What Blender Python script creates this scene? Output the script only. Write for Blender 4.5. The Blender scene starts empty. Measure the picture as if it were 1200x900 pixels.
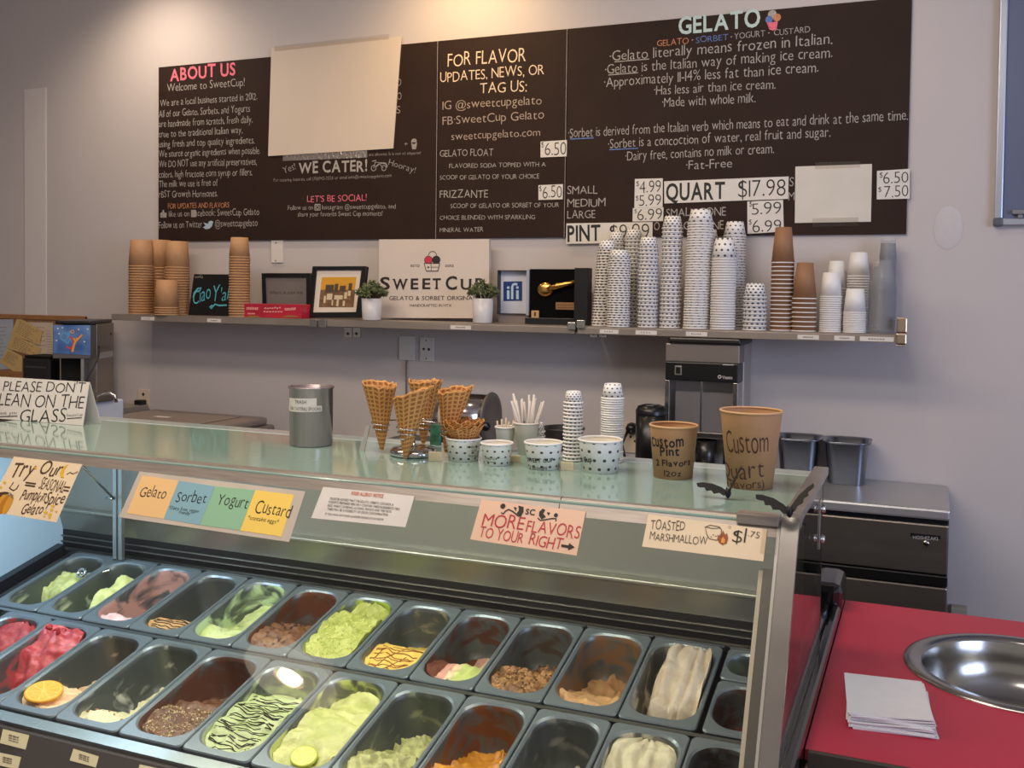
import bpy, bmesh, math, random
from math import sin, cos, pi, sqrt, atan2, radians
from mathutils import Vector, Matrix, noise
random.seed(7)
S = bpy.context.scene
COL = S.collection

# ------------------------------------------------------------------ camera
F_PX, TH, PI_, RO, CY, EYE = 1173.7, .3934, -.0312, .0125, 378.0, 1.65
_fw = Vector((-sin(TH)*cos(PI_), cos(TH)*cos(PI_), sin(PI_)))
_rt = Vector((cos(TH), sin(TH), 0)); _up = _rt.cross(_fw)
_r2 = _rt*cos(RO) + _up*sin(RO); _u2 = _up*cos(RO) - _rt*sin(RO)
cam_d = bpy.data.cameras.new('camera'); cam = bpy.data.objects.new('camera', cam_d); COL.objects.link(cam)
m = Matrix((_r2, _u2, -_fw)).transposed().to_4x4(); m.translation = (0, 0, EYE)
cam.matrix_world = m
cam_d.sensor_width = 36; cam_d.lens = F_PX*36/1200; cam_d.shift_y = -(450-CY)/1200; cam_d.clip_start = .05
S.camera = cam

# ------------------------------------------------------------------ view, world, lights
S.view_settings.view_transform = 'Standard'; S.view_settings.look = 'None'
S.view_settings.gamma = 1; S.view_settings.use_curve_mapping = False
S.view_settings.exposure = 0.0
W = bpy.data.worlds.new('room_air'); S.world = W; W.use_nodes = True
bg = W.node_tree.nodes['Background']; bg.inputs[0].default_value = (.98, .89, .83, 1); bg.inputs[1].default_value = .36

def area(name, loc, target, size, power, col, sy=None, spread=180):
    l = bpy.data.lights.new(name, 'AREA'); l.energy = power; l.color = col; l.size = size; l.spread = radians(spread)
    if sy: l.shape = 'RECTANGLE'; l.size_y = sy
    o = bpy.data.objects.new(name, l); COL.objects.link(o); o.location = loc
    o.rotation_euler = (Vector(target)-Vector(loc)).to_track_quat('-Z', 'Y').to_euler()
    return o
def spot(name, loc, target, power, col, ang, blend=.6, rad=.05):
    l = bpy.data.lights.new(name, 'SPOT'); l.energy = power; l.color = col; l.spot_size = radians(ang); l.spot_blend = blend; l.shadow_soft_size = rad
    o = bpy.data.objects.new(name, l); COL.objects.link(o); o.location = loc
    o.rotation_euler = (Vector(target)-Vector(loc)).to_track_quat('-Z', 'Y').to_euler()
    return o
COOL = (.52, .66, 1.0)
area('window_daylight', (3.4, .6, 1.8), (-.2, 3.8, 1.3), 2.0, 84, COOL, 1.6)
area('shop_front_fill', (-.9, .8, 3.25), (-1.1, 2.7, 1.0), 2.4, 40, (1, .90, .80), .6)  # added fill from the customer side, brightens the fronts of cups and signs
area('ceiling_panel_glow', (-1.9, 1.7, 3.25), (-1.9, 2.3, 0), 2.6, 44, (1, .83, .66), .35)
spot('wall_washer', (-1.85, 3.55, 3.22), (-1.9, 4.0, 2.2), 34, (1, .66, .30), 125, 1.0, .06)
spot('downlight_left', (-3.55, 3.5, 3.22), (-3.5, 4.0, 2.0), 34, (1, .80, .60), 130, 1.0, .08)
spot('downlight_right', (-.4, 2.9, 3.22), (-.5, 4.0, 1.7), 15, (1, .84, .68), 125, 1.0, .08)
area('case_tube_left', (-2.05, 1.80, 1.235), (-2.15, 2.0, .8), .45, 3.4, (.66, .84, 1.0), .04)
area('case_tube_centre', (-1.35, 1.80, 1.235), (-1.35, 1.95, .8), .8, 4.0, (1.0, .99, .84), .04)
area('case_tube_right', (-.62, 1.80, 1.235), (-.62, 1.95, .8), .6, 2.2, (1, .92, .72), .04)

# ------------------------------------------------------------------ measuring helpers: where a line of sight meets a surface of the place
def ray(u, v):
    return _r2*((u-600)/F_PX) - _u2*((v-CY)/F_PX) + _fw
def at_y(u, v, Y):
    d = ray(u, v); q = d*(Y/d.y); return Vector((q.x, Y, q.z+EYE))
def at_z(u, v, Z):
    d = ray(u, v); q = d*((Z-EYE)/d.z); return Vector((q.x, q.y, Z))

# ------------------------------------------------------------------ materials
def lin(c):
    return tuple(((x/255)/12.92 if x/255 <= .04045 else ((x/255+.055)/1.055)**2.4) for x in c)
MATS = {}
def mat(name, rgb, rough=.5, metal=0, vary=0, vscale=8, bump=0, bscale=40, coat=0, spec=.5, rgb2=None, stretch=None):
    if name in MATS: return MATS[name]
    M = bpy.data.materials.new(name); M.use_nodes = True; MATS[name] = M
    nt = M.node_tree; N = nt.nodes; L = nt.links; b = N['Principled BSDF']
    c = lin(rgb); b.inputs['Base Color'].default_value = (*c, 1); b.inputs['Roughness'].default_value = rough
    b.inputs['Metallic'].default_value = metal; b.inputs['Specular IOR Level'].default_value = spec
    if coat: b.inputs['Coat Weight'].default_value = coat; b.inputs['Coat Roughness'].default_value = .05
    tc = N.new('ShaderNodeTexCoord'); mp = N.new('ShaderNodeMapping'); L.new(tc.outputs['Object'], mp.inputs[0])
    if stretch: mp.inputs['Scale'].default_value = stretch
    if vary or rgb2:
        n = N.new('ShaderNodeTexNoise'); n.inputs['Scale'].default_value = vscale; n.inputs['Detail'].default_value = 4
        L.new(mp.outputs[0], n.inputs['Vector'])
        r = N.new('ShaderNodeValToRGB'); L.new(n.outputs[0], r.inputs[0])
        if rgb2: a, z = c, lin(rgb2)
        else: a, z = tuple(x*(1-vary) for x in c), tuple(min(1, x*(1+vary)) for x in c)
        r.color_ramp.elements[0].position = .35; r.color_ramp.elements[1].position = .65
        r.color_ramp.elements[0].color = (*a, 1); r.color_ramp.elements[1].color = (*z, 1)
        L.new(r.outputs[0], b.inputs['Base Color'])
    if bump:
        n2 = N.new('ShaderNodeTexNoise'); n2.inputs['Scale'].default_value = bscale; n2.inputs['Detail'].default_value = 3
        L.new(mp.outputs[0], n2.inputs['Vector'])
        bp = N.new('ShaderNodeBump'); bp.inputs['Strength'].default_value = bump; bp.inputs['Distance'].default_value = .004
        L.new(n2.outputs[0], bp.inputs['Height']); L.new(bp.outputs[0], b.inputs['Normal'])
    return M
def glass_mat(name, tint=(1, 1, 1), f0=.045, rough=.02):
    M = bpy.data.materials.new(name); M.use_nodes = True; nt = M.node_tree; N = nt.nodes; L = nt.links; N.clear()
    out = N.new('ShaderNodeOutputMaterial'); mix = N.new('ShaderNodeMixShader'); t = N.new('ShaderNodeBsdfTransparent'); g = N.new('ShaderNodeBsdfGlossy')
    t.inputs[0].default_value = (*tint, 1); g.inputs['Roughness'].default_value = rough
    lw = N.new('ShaderNodeLayerWeight'); p = N.new('ShaderNodeMath'); p.operation = 'POWER'; p.inputs[1].default_value = 5
    k = N.new('ShaderNodeMath'); k.operation = 'MULTIPLY_ADD'; k.inputs[1].default_value = 1-f0; k.inputs[2].default_value = f0
    L.new(lw.outputs['Facing'], p.inputs[0]); L.new(p.outputs[0], k.inputs[0]); L.new(k.outputs[0], mix.inputs[0])
    L.new(t.outputs[0], mix.inputs[1]); L.new(g.outputs[0], mix.inputs[2]); L.new(mix.outputs[0], out.inputs[0])
    return M
def emit(name, rgb, s):
    M = bpy.data.materials.new(name); M.use_nodes = True; nt = M.node_tree; b = nt.nodes['Principled BSDF']
    b.inputs['Emission Color'].default_value = (*lin(rgb), 1); b.inputs['Emission Strength'].default_value = s; b.inputs['Base Color'].default_value = (*lin(rgb), 1)
    return M
def uv_dots(name, base, dot, nu, nv, r=.28, stag=True, rough=.45, sq=1.0):
    """small printed motifs in staggered rows round a cup; u runs round the cup, v up its wall"""
    M = bpy.data.materials.new(name); M.use_nodes = True; nt = M.node_tree; N = nt.nodes; L = nt.links; b = N['Principled BSDF']
    b.inputs['Roughness'].default_value = rough
    uv = N.new('ShaderNodeUVMap'); sx = N.new('ShaderNodeSeparateXYZ'); L.new(uv.outputs[0], sx.inputs[0])
    def mt(op, a, c=None, d=None):
        n = N.new('ShaderNodeMath'); n.operation = op
        for i, x in enumerate((a, c, d)):
            if x is None: continue
            if isinstance(x, (int, float)): n.inputs[i].default_value = x
            else: L.new(x, n.inputs[i])
        return n.outputs[0]
    vv = mt('MULTIPLY', sx.outputs[1], nv); row = mt('FLOOR', vv); half = mt('MULTIPLY', mt('FLOORED_MODULO', row, 2), .5)
    uu = mt('ADD', mt('MULTIPLY', sx.outputs[0], nu), half)
    fu = mt('SUBTRACT', mt('FRACT', uu), .5); fv = mt('SUBTRACT', mt('FRACT', vv), .5)
    d = mt('SQRT', mt('ADD', mt('MULTIPLY', mt('MULTIPLY', fu, fu), sq), mt('MULTIPLY', fv, fv)))
    inr = mt('LESS_THAN', d, r); ok = mt('GREATER_THAN', sx.outputs[1], .001)
    k = mt('MULTIPLY', inr, ok)
    mx = N.new('ShaderNodeMixRGB'); L.new(k, mx.inputs[0]); mx.inputs[1].default_value = (*lin(base), 1); mx.inputs[2].default_value = (*lin(dot), 1)
    L.new(mx.outputs[0], b.inputs['Base Color']); MATS[name] = M
    return M
def uv_waffle(name, ridge, well, nu, nv):
    M = bpy.data.materials.new(name); M.use_nodes = True; nt = M.node_tree; N = nt.nodes; L = nt.links; b = N['Principled BSDF']
    b.inputs['Roughness'].default_value = .7
    uv = N.new('ShaderNodeUVMap'); sx = N.new('ShaderNodeSeparateXYZ'); L.new(uv.outputs[0], sx.inputs[0])
    def mt(op, a, c=None):
        n = N.new('ShaderNodeMath'); n.operation = op
        for i, x in enumerate((a, c)):
            if x is None: continue
            if isinstance(x, (int, float)): n.inputs[i].default_value = x
            else: L.new(x, n.inputs[i])
        return n.outputs[0]
    a = mt('ABSOLUTE', mt('SUBTRACT', mt('FRACT', mt('MULTIPLY', sx.outputs[0], nu)), .5))
    c = mt('ABSOLUTE', mt('SUBTRACT', mt('FRACT', mt('MULTIPLY', sx.outputs[1], nv)), .5))
    h = mt('MAXIMUM', a, c)
    r = N.new('ShaderNodeValToRGB'); L.new(h, r.inputs[0]); r.color_ramp.elements[0].position = .26; r.color_ramp.elements[1].position = .40
    r.color_ramp.elements[0].color = (*lin(well), 1); r.color_ramp.elements[1].color = (*lin(ridge), 1)
    L.new(r.outputs[0], b.inputs['Base Color'])
    bp = N.new('ShaderNodeBump'); bp.inputs['Strength'].default_value = .8; bp.inputs['Distance'].default_value = .004
    L.new(r.outputs[0], bp.inputs['Height']); L.new(bp.outputs[0], b.inputs['Normal']); MATS[name] = M
    return M

# ------------------------------------------------------------------ mesh builder
class MB:
    def __init__(s): s.v = []; s.f = []; s.uv = []; s.mi = []; s.sm = []
    def add(s, vs, fs, uvs=None, mi=0, smooth=False):
        o = len(s.v); s.v += [tuple(p) for p in vs]
        for i, f in enumerate(fs):
            s.f.append([o+k for k in f]); s.mi.append(mi); s.sm.append(smooth)
            s.uv.append(uvs[i] if uvs else None)
        return s
    def box(s, a, b, mi=0, bev=0, M=None):
        x0, y0, z0 = (min(a[i], b[i]) for i in range(3)); x1, y1, z1 = (max(a[i], b[i]) for i in range(3))
        bm = bmesh.new()
        q = [bm.verts.new(p) for p in ((x0,y0,z0),(x1,y0,z0),(x1,y1,z0),(x0,y1,z0),(x0,y0,z1),(x1,y0,z1),(x1,y1,z1),(x0,y1,z1))]
        for f in ((3,2,1,0),(4,5,6,7),(0,1,5,4),(1,2,6,5),(2,3,7,6),(3,0,4,7)): bm.faces.new([q[i] for i in f])
        if bev:
            bev = min(bev, .45*min(x1-x0, y1-y0, z1-z0))
            bmesh.ops.bevel(bm, geom=list(bm.edges), offset=bev, segments=2, affect='EDGES', profile=.5)
        s.frombm(bm, mi, M); return s
    def frombm(s, bm, mi=0, M=None, smooth=False):
        bm.verts.index_update()
        vs = [(M @ v.co if M else v.co.copy()) for v in bm.verts]
        s.add(vs, [[v.index for v in f.verts] for f in bm.faces], None, mi, smooth); bm.free()
    def lathe(s, prof, n=32, c=(0,0,0), mi=0, smooth=True, M=None, vr=None, close=False):
        """prof: (r, z) from bottom to top or along the wall; v of the uv runs over vr=(i0,i1) of the profile"""
        vs = []; fs = []; uvs = []
        k = len(prof)
        for i in range(n):
            a = 2*pi*i/n
            for r, z in prof:
                p = Vector((r*cos(a), r*sin(a), z))
                if M: p = M @ p
                vs.append((p.x+c[0], p.y+c[1], p.z+c[2]))
        def vv(j):
            if not vr: return j/(k-1)
            if j < vr[0] or j > vr[1]: return 0
            return .001+(j-vr[0])/(vr[1]-vr[0])
        for i in range(n):
            i2 = (i+1) % n
            for j in range(k-1):
                fs.append([i*k+j, i2*k+j, i2*k+j+1, i*k+j+1])
                a, b = vv(j), vv(j+1)
                if vr and (j < vr[0] or j+1 > vr[1]): a = b = 0
                uvs.append([(i/n, a), ((i+1)/n, a), ((i+1)/n, b), (i/n, b)])
        s.add(vs, fs, uvs, mi, smooth)
        return s
    def tube(s, pts, r, n=8, mi=0, cap=True):
        pts = [Vector(p) for p in pts]; R = r if isinstance(r, (list, tuple)) else [r]*len(pts)
        vs = []; fs = []; k = len(pts); up = None
        for i, p in enumerate(pts):
            t = (pts[min(i+1, k-1)]-pts[max(i-1, 0)])
            if t.length < 1e-9: t = Vector((0, 0, 1))
            t.normalize()
            if up is None:
                up = Vector((0, 0, 1)) if abs(t.z) < .9 else Vector((1, 0, 0))
            a = t.cross(up)
            if a.length < 1e-6: a = t.cross(Vector((0, 1, 0)))
            a.normalize(); b = a.cross(t).normalized(); up = b
            for j in range(n):
                q = 2*pi*j/n; vs.append(p + a*(cos(q)*R[i]) + b*(sin(q)*R[i]))
        for i in range(k-1):
            for j in range(n):
                j2 = (j+1) % n; fs.append([i*n+j, i*n+j2, (i+1)*n+j2, (i+1)*n+j])
        if cap: fs.append(list(range(n))[::-1]); fs.append([(k-1)*n+j for j in range(n)])
        s.add(vs, fs, None, mi, True); return s
    def prism(s, poly, f3, t, mi=0):
        """poly of (a, b) outline placed by f3(a, b, offset), t thick"""
        n = len(poly); vs = [f3(a, b, 0) for a, b in poly]+[f3(a, b, t) for a, b in poly]
        fs = [list(range(n))[::-1], [n+i for i in range(n)]]+[[i, (i+1) % n, n+(i+1) % n, n+i] for i in range(n)]
        s.add(vs, fs, None, mi); return s
def link(name, mb, m, parent=None, local=False):
    me = bpy.data.meshes.new(name); me.from_pydata([tuple(p) for p in mb.v], [], mb.f)
    ms = m if isinstance(m, (list, tuple)) else [m]
    for x in ms: me.materials.append(x)
    me.polygons.foreach_set('material_index', mb.mi); me.polygons.foreach_set('use_smooth', mb.sm)
    if any(u for u in mb.uv):
        ul = me.uv_layers.new(name='UVMap').data; i = 0
        for f, u in zip(mb.f, mb.uv):
            for j in range(len(f)):
                if u: ul[i].uv = u[j]
                i += 1
    bm = bmesh.new(); bm.from_mesh(me); bmesh.ops.recalc_face_normals(bm, faces=bm.faces); bm.to_mesh(me); bm.free()
    o = bpy.data.objects.new(name, me); COL.objects.link(o)
    if parent:
        o.parent = parent
        if not local: o.matrix_parent_inverse = Matrix.Translation(-WP[parent.name])
    return o
WP = {}
def tag(o, label=None, cat=None, group=None, kind=None):
    if label: o['label'] = label
    if cat: o['category'] = cat
    if group: o['group'] = group
    if kind: o['kind'] = kind
    return o
def thing(name, label, cat, loc=(0,0,0), group=None):
    o = bpy.data.objects.new(name, None); COL.objects.link(o); o.location = loc; o.empty_display_size = .02
    WP[o.name] = Vector(loc); return tag(o, label, cat, group)
def part(name, mb, m, root, label=None, local=False):
    """a part whose mesh is given in world coordinates (or in the thing's own when local)"""
    o = link(name, mb, m, None)
    r = root
    base = Vector((0, 0, 0))
    while r is not None:
        base = base + Vector(r.location); r = r.parent
    o.parent = root
    if not local: o.data.transform(Matrix.Translation(-base))
    if label: o['label'] = label
    return o
def single(name, mb, m, label, cat, group=None, pivot=None):
    """a thing that is one mesh; its origin goes to its base"""
    o = link(name, mb, m)
    vs = [v.co for v in o.data.vertices]
    if pivot is None:
        pivot = Vector((sum(v.x for v in vs)/len(vs), sum(v.y for v in vs)/len(vs), min(v.z for v in vs)))
    o.data.transform(Matrix.Translation(-Vector(pivot))); o.location = pivot
    return tag(o, label, cat, group)
def struct(name, mb, m):
    return tag(link(name, mb, m), kind='structure')
def dup(root, loc, label=None, group=None):
    r = root.copy(); COL.objects.link(r); r.location = loc
    if label: r['label'] = label
    if group: r['group'] = group
    for ch in list(root.children):
        c = ch.copy(); COL.objects.link(c); c.parent = r
        for g in list(ch.children):
            d = g.copy(); COL.objects.link(d); d.parent = c
    return r
def grid(f, nu, nv, smooth=True):
    vs = [f(i/nu, j/nv) for j in range(nv+1) for i in range(nu+1)]
    fs = [[j*(nu+1)+i, j*(nu+1)+i+1, (j+1)*(nu+1)+i+1, (j+1)*(nu+1)+i] for j in range(nv) for i in range(nu)]
    return vs, fs

# ------------------------------------------------------------------ surfaces that carry writing
class PlaneY:
    """an upright face across the room at depth Y"""
    def __init__(s, Y): s.Y = Y
    def to2(s, u, v): p = at_y(u, v, s.Y); return Vector((p.x, p.z))
    def to3(s, a, b, o): return Vector((a, s.Y-o, b))
class Lean:
    """a face that leans: z0 at depth y0, leaning away by slope dy/dz"""
    def __init__(s, y0, z0, k): s.y0, s.z0, s.k = y0, z0, k
    def to2(s, u, v):
        d = ray(u, v); # y = y0 + k*(z - z0)
        t = (s.y0 + s.k*(EYE-s.z0))/(d.y - s.k*d.z); return Vector((d.x*t, EYE+d.z*t))
    def to3(s, a, b, o):
        n = Vector((0, -1, s.k)).normalized(); return Vector((a, s.y0+s.k*(b-s.z0), b)) + n*o
class Round:
    """the wall of a cup: axis (x, y), radius r(z)"""
    def __init__(s, x, y, rf): s.x, s.y, s.rf = x, y, rf; s.ph0 = atan2(-y, -x); s.R = rf(None)
    def to2(s, u, v):
        d = ray(u, v); t0 = (s.x*d.x+s.y*d.y)/(d.x*d.x+d.y*d.y); best = t0; t = t0-.12
        while t < t0:
            p = d*t; z = EYE+p.z
            if sqrt((p.x-s.x)**2+(p.y-s.y)**2) < s.rf(z): best = t; break
            t += .0008
        p = d*best; a = atan2(p.y-s.y, p.x-s.x)-s.ph0
        a = (a+pi) % (2*pi)-pi
        return Vector((a*s.R, EYE+p.z))
    def to3(s, a, b, o):
        r = s.rf(b)+o; ph = s.ph0+a/s.R; return Vector((s.x+r*cos(ph), s.y+r*sin(ph), b))
# glyph outlines of the built-in typeface, one mesh per character, in three weights
CH = [chr(c) for c in range(33, 127)]+['·', '°']
GL = {}
def make_glyphs():
    tmp = []
    for wt, off in (('r', 0), ('b', .022), ('t', -.008), ('x', -.014)):
        for ch in CH:
            cu = bpy.data.curves.new('glyph', 'FONT'); cu.body = ch; cu.size = 1; cu.resolution_u = 3; cu.offset = off
            o = bpy.data.objects.new('glyph', cu); COL.objects.link(o); tmp.append((wt, ch, o))
    bpy.context.view_layer.update(); dg = bpy.context.evaluated_depsgraph_get()
    for wt, ch, o in tmp:
        me = o.evaluated_get(dg).to_mesh()
        vs = [(v.co.x, v.co.y) for v in me.vertices]; fs = [list(p.vertices) for p in me.polygons]
        x0 = min([p[0] for p in vs] or [0]); x1 = max([p[0] for p in vs] or [.2])
        GL[wt, ch] = ([(x-x0, y) for x, y in vs], fs, x1-x0)
        o.evaluated_get(dg).to_mesh_clear()
    for wt, ch, o in tmp:
        cu = o.data; bpy.data.objects.remove(o); bpy.data.curves.remove(cu)
make_glyphs()
CAP = max(y for x, y in GL['r', 'H'][0])
def write(mb, sf, text, u0, v0, u1, v1, hpx, wt='r', off=.0012, hand=.05, slant=0, mi=0, small=None, space=.30):
    """writes text along the base line between two sighted points of surface sf, cap height hpx"""
    p0 = sf.to2(u0, v0); p1 = sf.to2(u1, v1); q = sf.to2(u0, v0-hpx)
    h = (q-p0).length/CAP; dx = (p1-p0); Lw = dx.length; ex = dx/Lw; ey = Vector((-ex.y, ex.x))
    x = 0; lay = []
    rnd = random.Random(text+str(int(u0)))
    for ch in text:
        if ch == ' ': x += space; continue
        sc = 1.0
        if small and not (ch.isupper() and ch == ch.upper() and rnd is None): sc = 1.0
        g = GL.get((wt, ch)) or GL[wt, '-']
        lay.append((x, g, sc)); x += g[2]*sc+.085
    tot = max(x-.085, .01); kx = Lw/tot
    for x0, g, sc in lay:
        vs, fs, w = g; dy = (rnd.random()-.5)*hand*h; rot = (rnd.random()-.5)*hand*1.2; ks = 1+(rnd.random()-.5)*hand*2
        out = []
        for gx, gy in vs:
            gx2 = gx+slant*gy; yy = gy*ks
            xx = (x0+gx2)*kx; yv = yy*h + (gx-w/2)*rot*h + dy
            pt = p0+ex*xx+ey*yv; out.append(sf.to3(pt.x, pt.y, off))
        mb.add(out, fs, None, mi)
    return mb
def outline(sf, pts): return [tuple(sf.to2(*p)) for p in pts]
def sheet(sf, pts, o0=.0004, t=.0008, n=1, mb=None, mi=0):
    """a paper with sighted corners TL TR BR BL on surface sf"""
    mb = mb or MB(); a, b, c, d = (sf.to2(*p) for p in pts)
    def f(i, j, o):
        p = a.lerp(b, i).lerp(d.lerp(c, i), j); return sf.to3(p.x, p.y, o)
    v1, f1 = grid(lambda i, j: f(i, j, o0+t), n, n); v0, f0 = grid(lambda i, j: f(i, j, o0), n, n)
    mb.add(v1, f1, None, mi); mb.add(v0, [x[::-1] for x in f0], None, mi)
    k = n+1
    rim = [i for i in range(k)]+[j*k+n for j in range(1, k)]+[n*k+i for i in range(n-1, -1, -1)]+[j*k for j in range(n-1, 0, -1)]
    vs = [v0[i] for i in rim]+[v1[i] for i in rim]; r = len(rim)
    mb.add(vs, [[i, (i+1) % r, r+(i+1) % r, r+i] for i in range(r)], None, mi)
    return mb
def disc(sf, u, v, rpx, mb, mi=0, off=.0012, n=16, a0=0, a1=2*pi, ry=None):
    c = sf.to2(u, v); r = (sf.to2(u+rpx, v)-c).length; r2 = (sf.to2(u, v-(ry or rpx))-c).length
    full = abs(a1-a0-2*pi) < 1e-6
    vs = [sf.to3(c.x+r*cos(a0+(a1-a0)*i/n), c.y+r2*sin(a0+(a1-a0)*i/n), off) for i in range(n if full else n+1)]
    mb.add(vs, [list(range(len(vs)))], None, mi)
def ring(sf, u, v, rpx, w, mb, mi=0, off=.0012, n=20):
    c = sf.to2(u, v); r = (sf.to2(u+rpx, v)-c).length; r2 = r*(1-w)
    vs = [sf.to3(c.x+k*cos(2*pi*i/n), c.y+k*sin(2*pi*i/n), off) for i in range(n) for k in (r, r2)]
    mb.add(vs, [[2*i, 2*((i+1) % n), 2*((i+1) % n)+1, 2*i+1] for i in range(n)], None, mi)
def poly(sf, pts, mb, mi=0, off=.0012):
    mb.add([sf.to3(*sf.to2(*p), off) for p in pts], [list(range(len(pts)))], None, mi)
def stroke(sf, pts, wpx, mb, mi=0, off=.0012):
    q = [sf.to2(*p) for p in pts]; w = (sf.to2(pts[0][0]+wpx, pts[0][1])-q[0]).length/2
    vs = []
    for i, p in enumerate(q):
        t = (q[min(i+1, len(q)-1)]-q[max(i-1, 0)]).normalized(); n = Vector((-t.y, t.x))
        vs += [sf.to3(*(p+n*w), off), sf.to3(*(p-n*w), off)]
    mb.add(vs, [[2*i, 2*i+1, 2*i+3, 2*i+2] for i in range(len(q)-1)], None, mi)
# ------------------------------------------------------------------ materials used across the place
steel = mat('brushed_steel', (178, 176, 174), .26, 1, vary=.06, vscale=3, stretch=(2, 2, 60), bump=.03, bscale=30)
steel_dk = mat('dull_steel', (120, 118, 116), .35, 1, vary=.08, vscale=5)
chrome = mat('polished_steel', (205, 205, 205), .14, 1)
black_pl = mat('black_plastic', (18, 18, 20), .32, spec=.5)
black_mt = mat('matt_black', (16, 15, 16), .7, spec=.3)
paper = mat('white_paper', (214, 208, 200), .7, vary=.03, vscale=20)
cream = mat('cream_paper', (228, 206, 172), .65, vary=.03, vscale=12)
ink = mat('black_ink', (22, 20, 20), .6)
chalk = mat('chalk_white', (166, 159, 152), .9, vary=.22, vscale=160)
chalk_g = mat('chalk_grey', (150, 142, 138), .9, vary=.22, vscale=160)
chalk_p = mat('chalk_pink', (226, 112, 132), .9, vary=.2, vscale=160)
chalk_o = mat('chalk_orange', (196, 132, 92), .9, vary=.2, vscale=160)
chalk_b = mat('chalk_blue', (96, 122, 176), .9, vary=.2, vscale=160)
chalk_t = mat('chalk_teal', (186, 206, 200), .9, vary=.1, vscale=160)
plastic_w = mat('white_plastic', (214, 208, 202), .4)

# ------------------------------------------------------------------ the room
D = 4.0
wall_m = mat('painted_wall', (192, 184, 182), .75, vary=.02, vscale=1.5, bump=.02, bscale=90)
struct('wall_back', MB().box((-5.6, D, 0), (3.2, D+.12, 3.3)), wall_m)
struct('wall_left', MB().box((-5.72, -2.2, 0), (-5.6, D+.12, 3.3)), wall_m)
struct('floor', MB().box((-5.72, -2.2, -.1), (4.4, D+.12, 0)), mat('floor_tile', (120, 104, 92), .4, vary=.1, vscale=3))
struct('ceiling', MB().box((-5.72, -2.2, 3.3), (3.2, D+.12, 3.4)), mat('ceiling_paint', (205, 198, 190), .85))
# pale raised strip up the wall, and the skirting that ends behind the fridge
a = at_y(29, 105, D); b = at_y(57, 370, D)
struct('trim_1', MB().box((a.x, D-.006, b.z), (b.x-.01, D, a.z), bev=.003), mat('pale_strip', (208, 201, 198), .7))
a = at_y(1114, 708, D-.01); b = at_y(1133, 730, D-.01)
struct('baseboard_back', MB().box((a.x, D-.05, .0), (b.x, D, a.z), bev=.003), mat('beige_trim', (170, 158, 142), .6))

# plaster patch
mb = MB(); mb.lathe([(0, .004), (.03, .0035), (.05, .002), (.058, 0)], 40, M=Matrix.Rotation(pi/2, 4, 'X'))
p = at_y(1111, 267, D)
mb.v = [(x*.85+p.x, y+D-.001, z*1.35+p.z) for x, y, z in mb.v]
struct('trim_2', mb, mat('spackle', (196, 190, 190), .85, vary=.02, vscale=40))

# ------------------------------------------------------------------ chalkboards
BY = D-.014
BW = PlaneY(BY)
board_m = mat('chalkboard_brown', (44, 29, 23), .66, vary=.10, vscale=6, spec=.2)
xL, xM, xN, xR = at_y(185.4, 180, BY).x, at_y(512.6, 160, BY).x, at_y(663.6, 160, BY).x, at_y(1066, 130, BY).x
zB, zT = 1.880, 2.750
def board(x0, x1, label, edge=True):
    t = thing('chalkboard', label, 'chalkboard', ((x0+x1)/2, BY, zB))
    part('board_panel', MB().box((x0+.0015, BY, zB), (x1-.0015, D-.0005, zT), bev=.001), board_m, t)
    if edge: part('edge_strip', MB().box((x1-.004, BY-.0015, zB), (x1-.0016, BY-.0001, zT)), chalk_g, t)
    return t
bA = board(xL, xM, 'dark brown chalkboard with the pink ABOUT US heading and a catering notice')
bB = board(xM, xN, 'narrow brown chalkboard asking to tag us, with gelato float and frizzante')
bC = board(xN, xR, 'wide brown chalkboard headed GELATO explaining gelato and sorbet', False)
def lines(root, name, m, rows, wt='t', sf=BW, off=.0008, hand=.07, label=None, slant=0):
    mb = MB()
    for r in rows:
        write(mb, sf, *r[:6], wt=(r[6] if len(r) > 6 else wt), off=off, hand=hand, slant=slant)
    return part(name, mb, m, root, label)
lines(bA, 'heading', chalk_p, [('ABOUT US', 199.5, 94.7, 276, 87.4, 14)], 'b', label='pink heading ABOUT US')
mb = MB()
for r in [('Welcome to SweetCup!', 195.9, 107.6, 286.8, 100.3, 9),
    ('We are a local business started in 2012.', 187.8, 124.7, 301.4, 116.7, 8), ('All of our Gelato, Sorbets, and Yogurts', 186.4, 137.5, 293, 130.9, 8),
    ('are handmade from scratch, fresh daily,', 186.4, 149.2, 296, 143.6, 8), ('true to the traditional Italian way,', 186.4, 161.4, 284.3, 155.8, 8),
    ('using fresh and top quality ingredients.', 186.4, 172.9, 298.5, 168, 8), ('We source organic ingredients when possible.', 186.4, 184.1, 305, 180.2, 8),
    ('We DO NOT use any artificial preservatives,', 186.4, 196, 301, 193.2, 8), ('colors, high fructose corn syrup or fillers.', 186.4, 208.5, 296, 205.4, 8),
    ('The milk we use is free of', 186.4, 219.5, 255.2, 217.6, 8), ('rBST Growth Hormones.', 186.4, 231.5, 255.2, 230.5, 8),
    ('like us on', 198, 254.2, 222, 253.6, 7), ('facebook: SweetCup Gelato', 226.5, 253.6, 303.9, 251.8, 8),
    ('Follow us on Twitter', 186.4, 267.7, 237, 266.5, 8), ('@sweetcupgelato', 252, 266, 302, 264.7, 8)]:
    write(mb, BW, *r, wt='t', off=.0008, hand=.07)
part('about_paragraph', mb, chalk, bA)
lines(bA, 'updates_heading', chalk_o, [('FOR UPDATES AND FLAVORS', 197, 244.5, 268.7, 243.2, 6)])
mb = MB(); poly(BW, [(188, 255), (188, 249.5), (190, 249), (191, 246), (192.6, 246), (192.5, 249), (195.6, 249.3), (195.3, 255)], mb)
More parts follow.
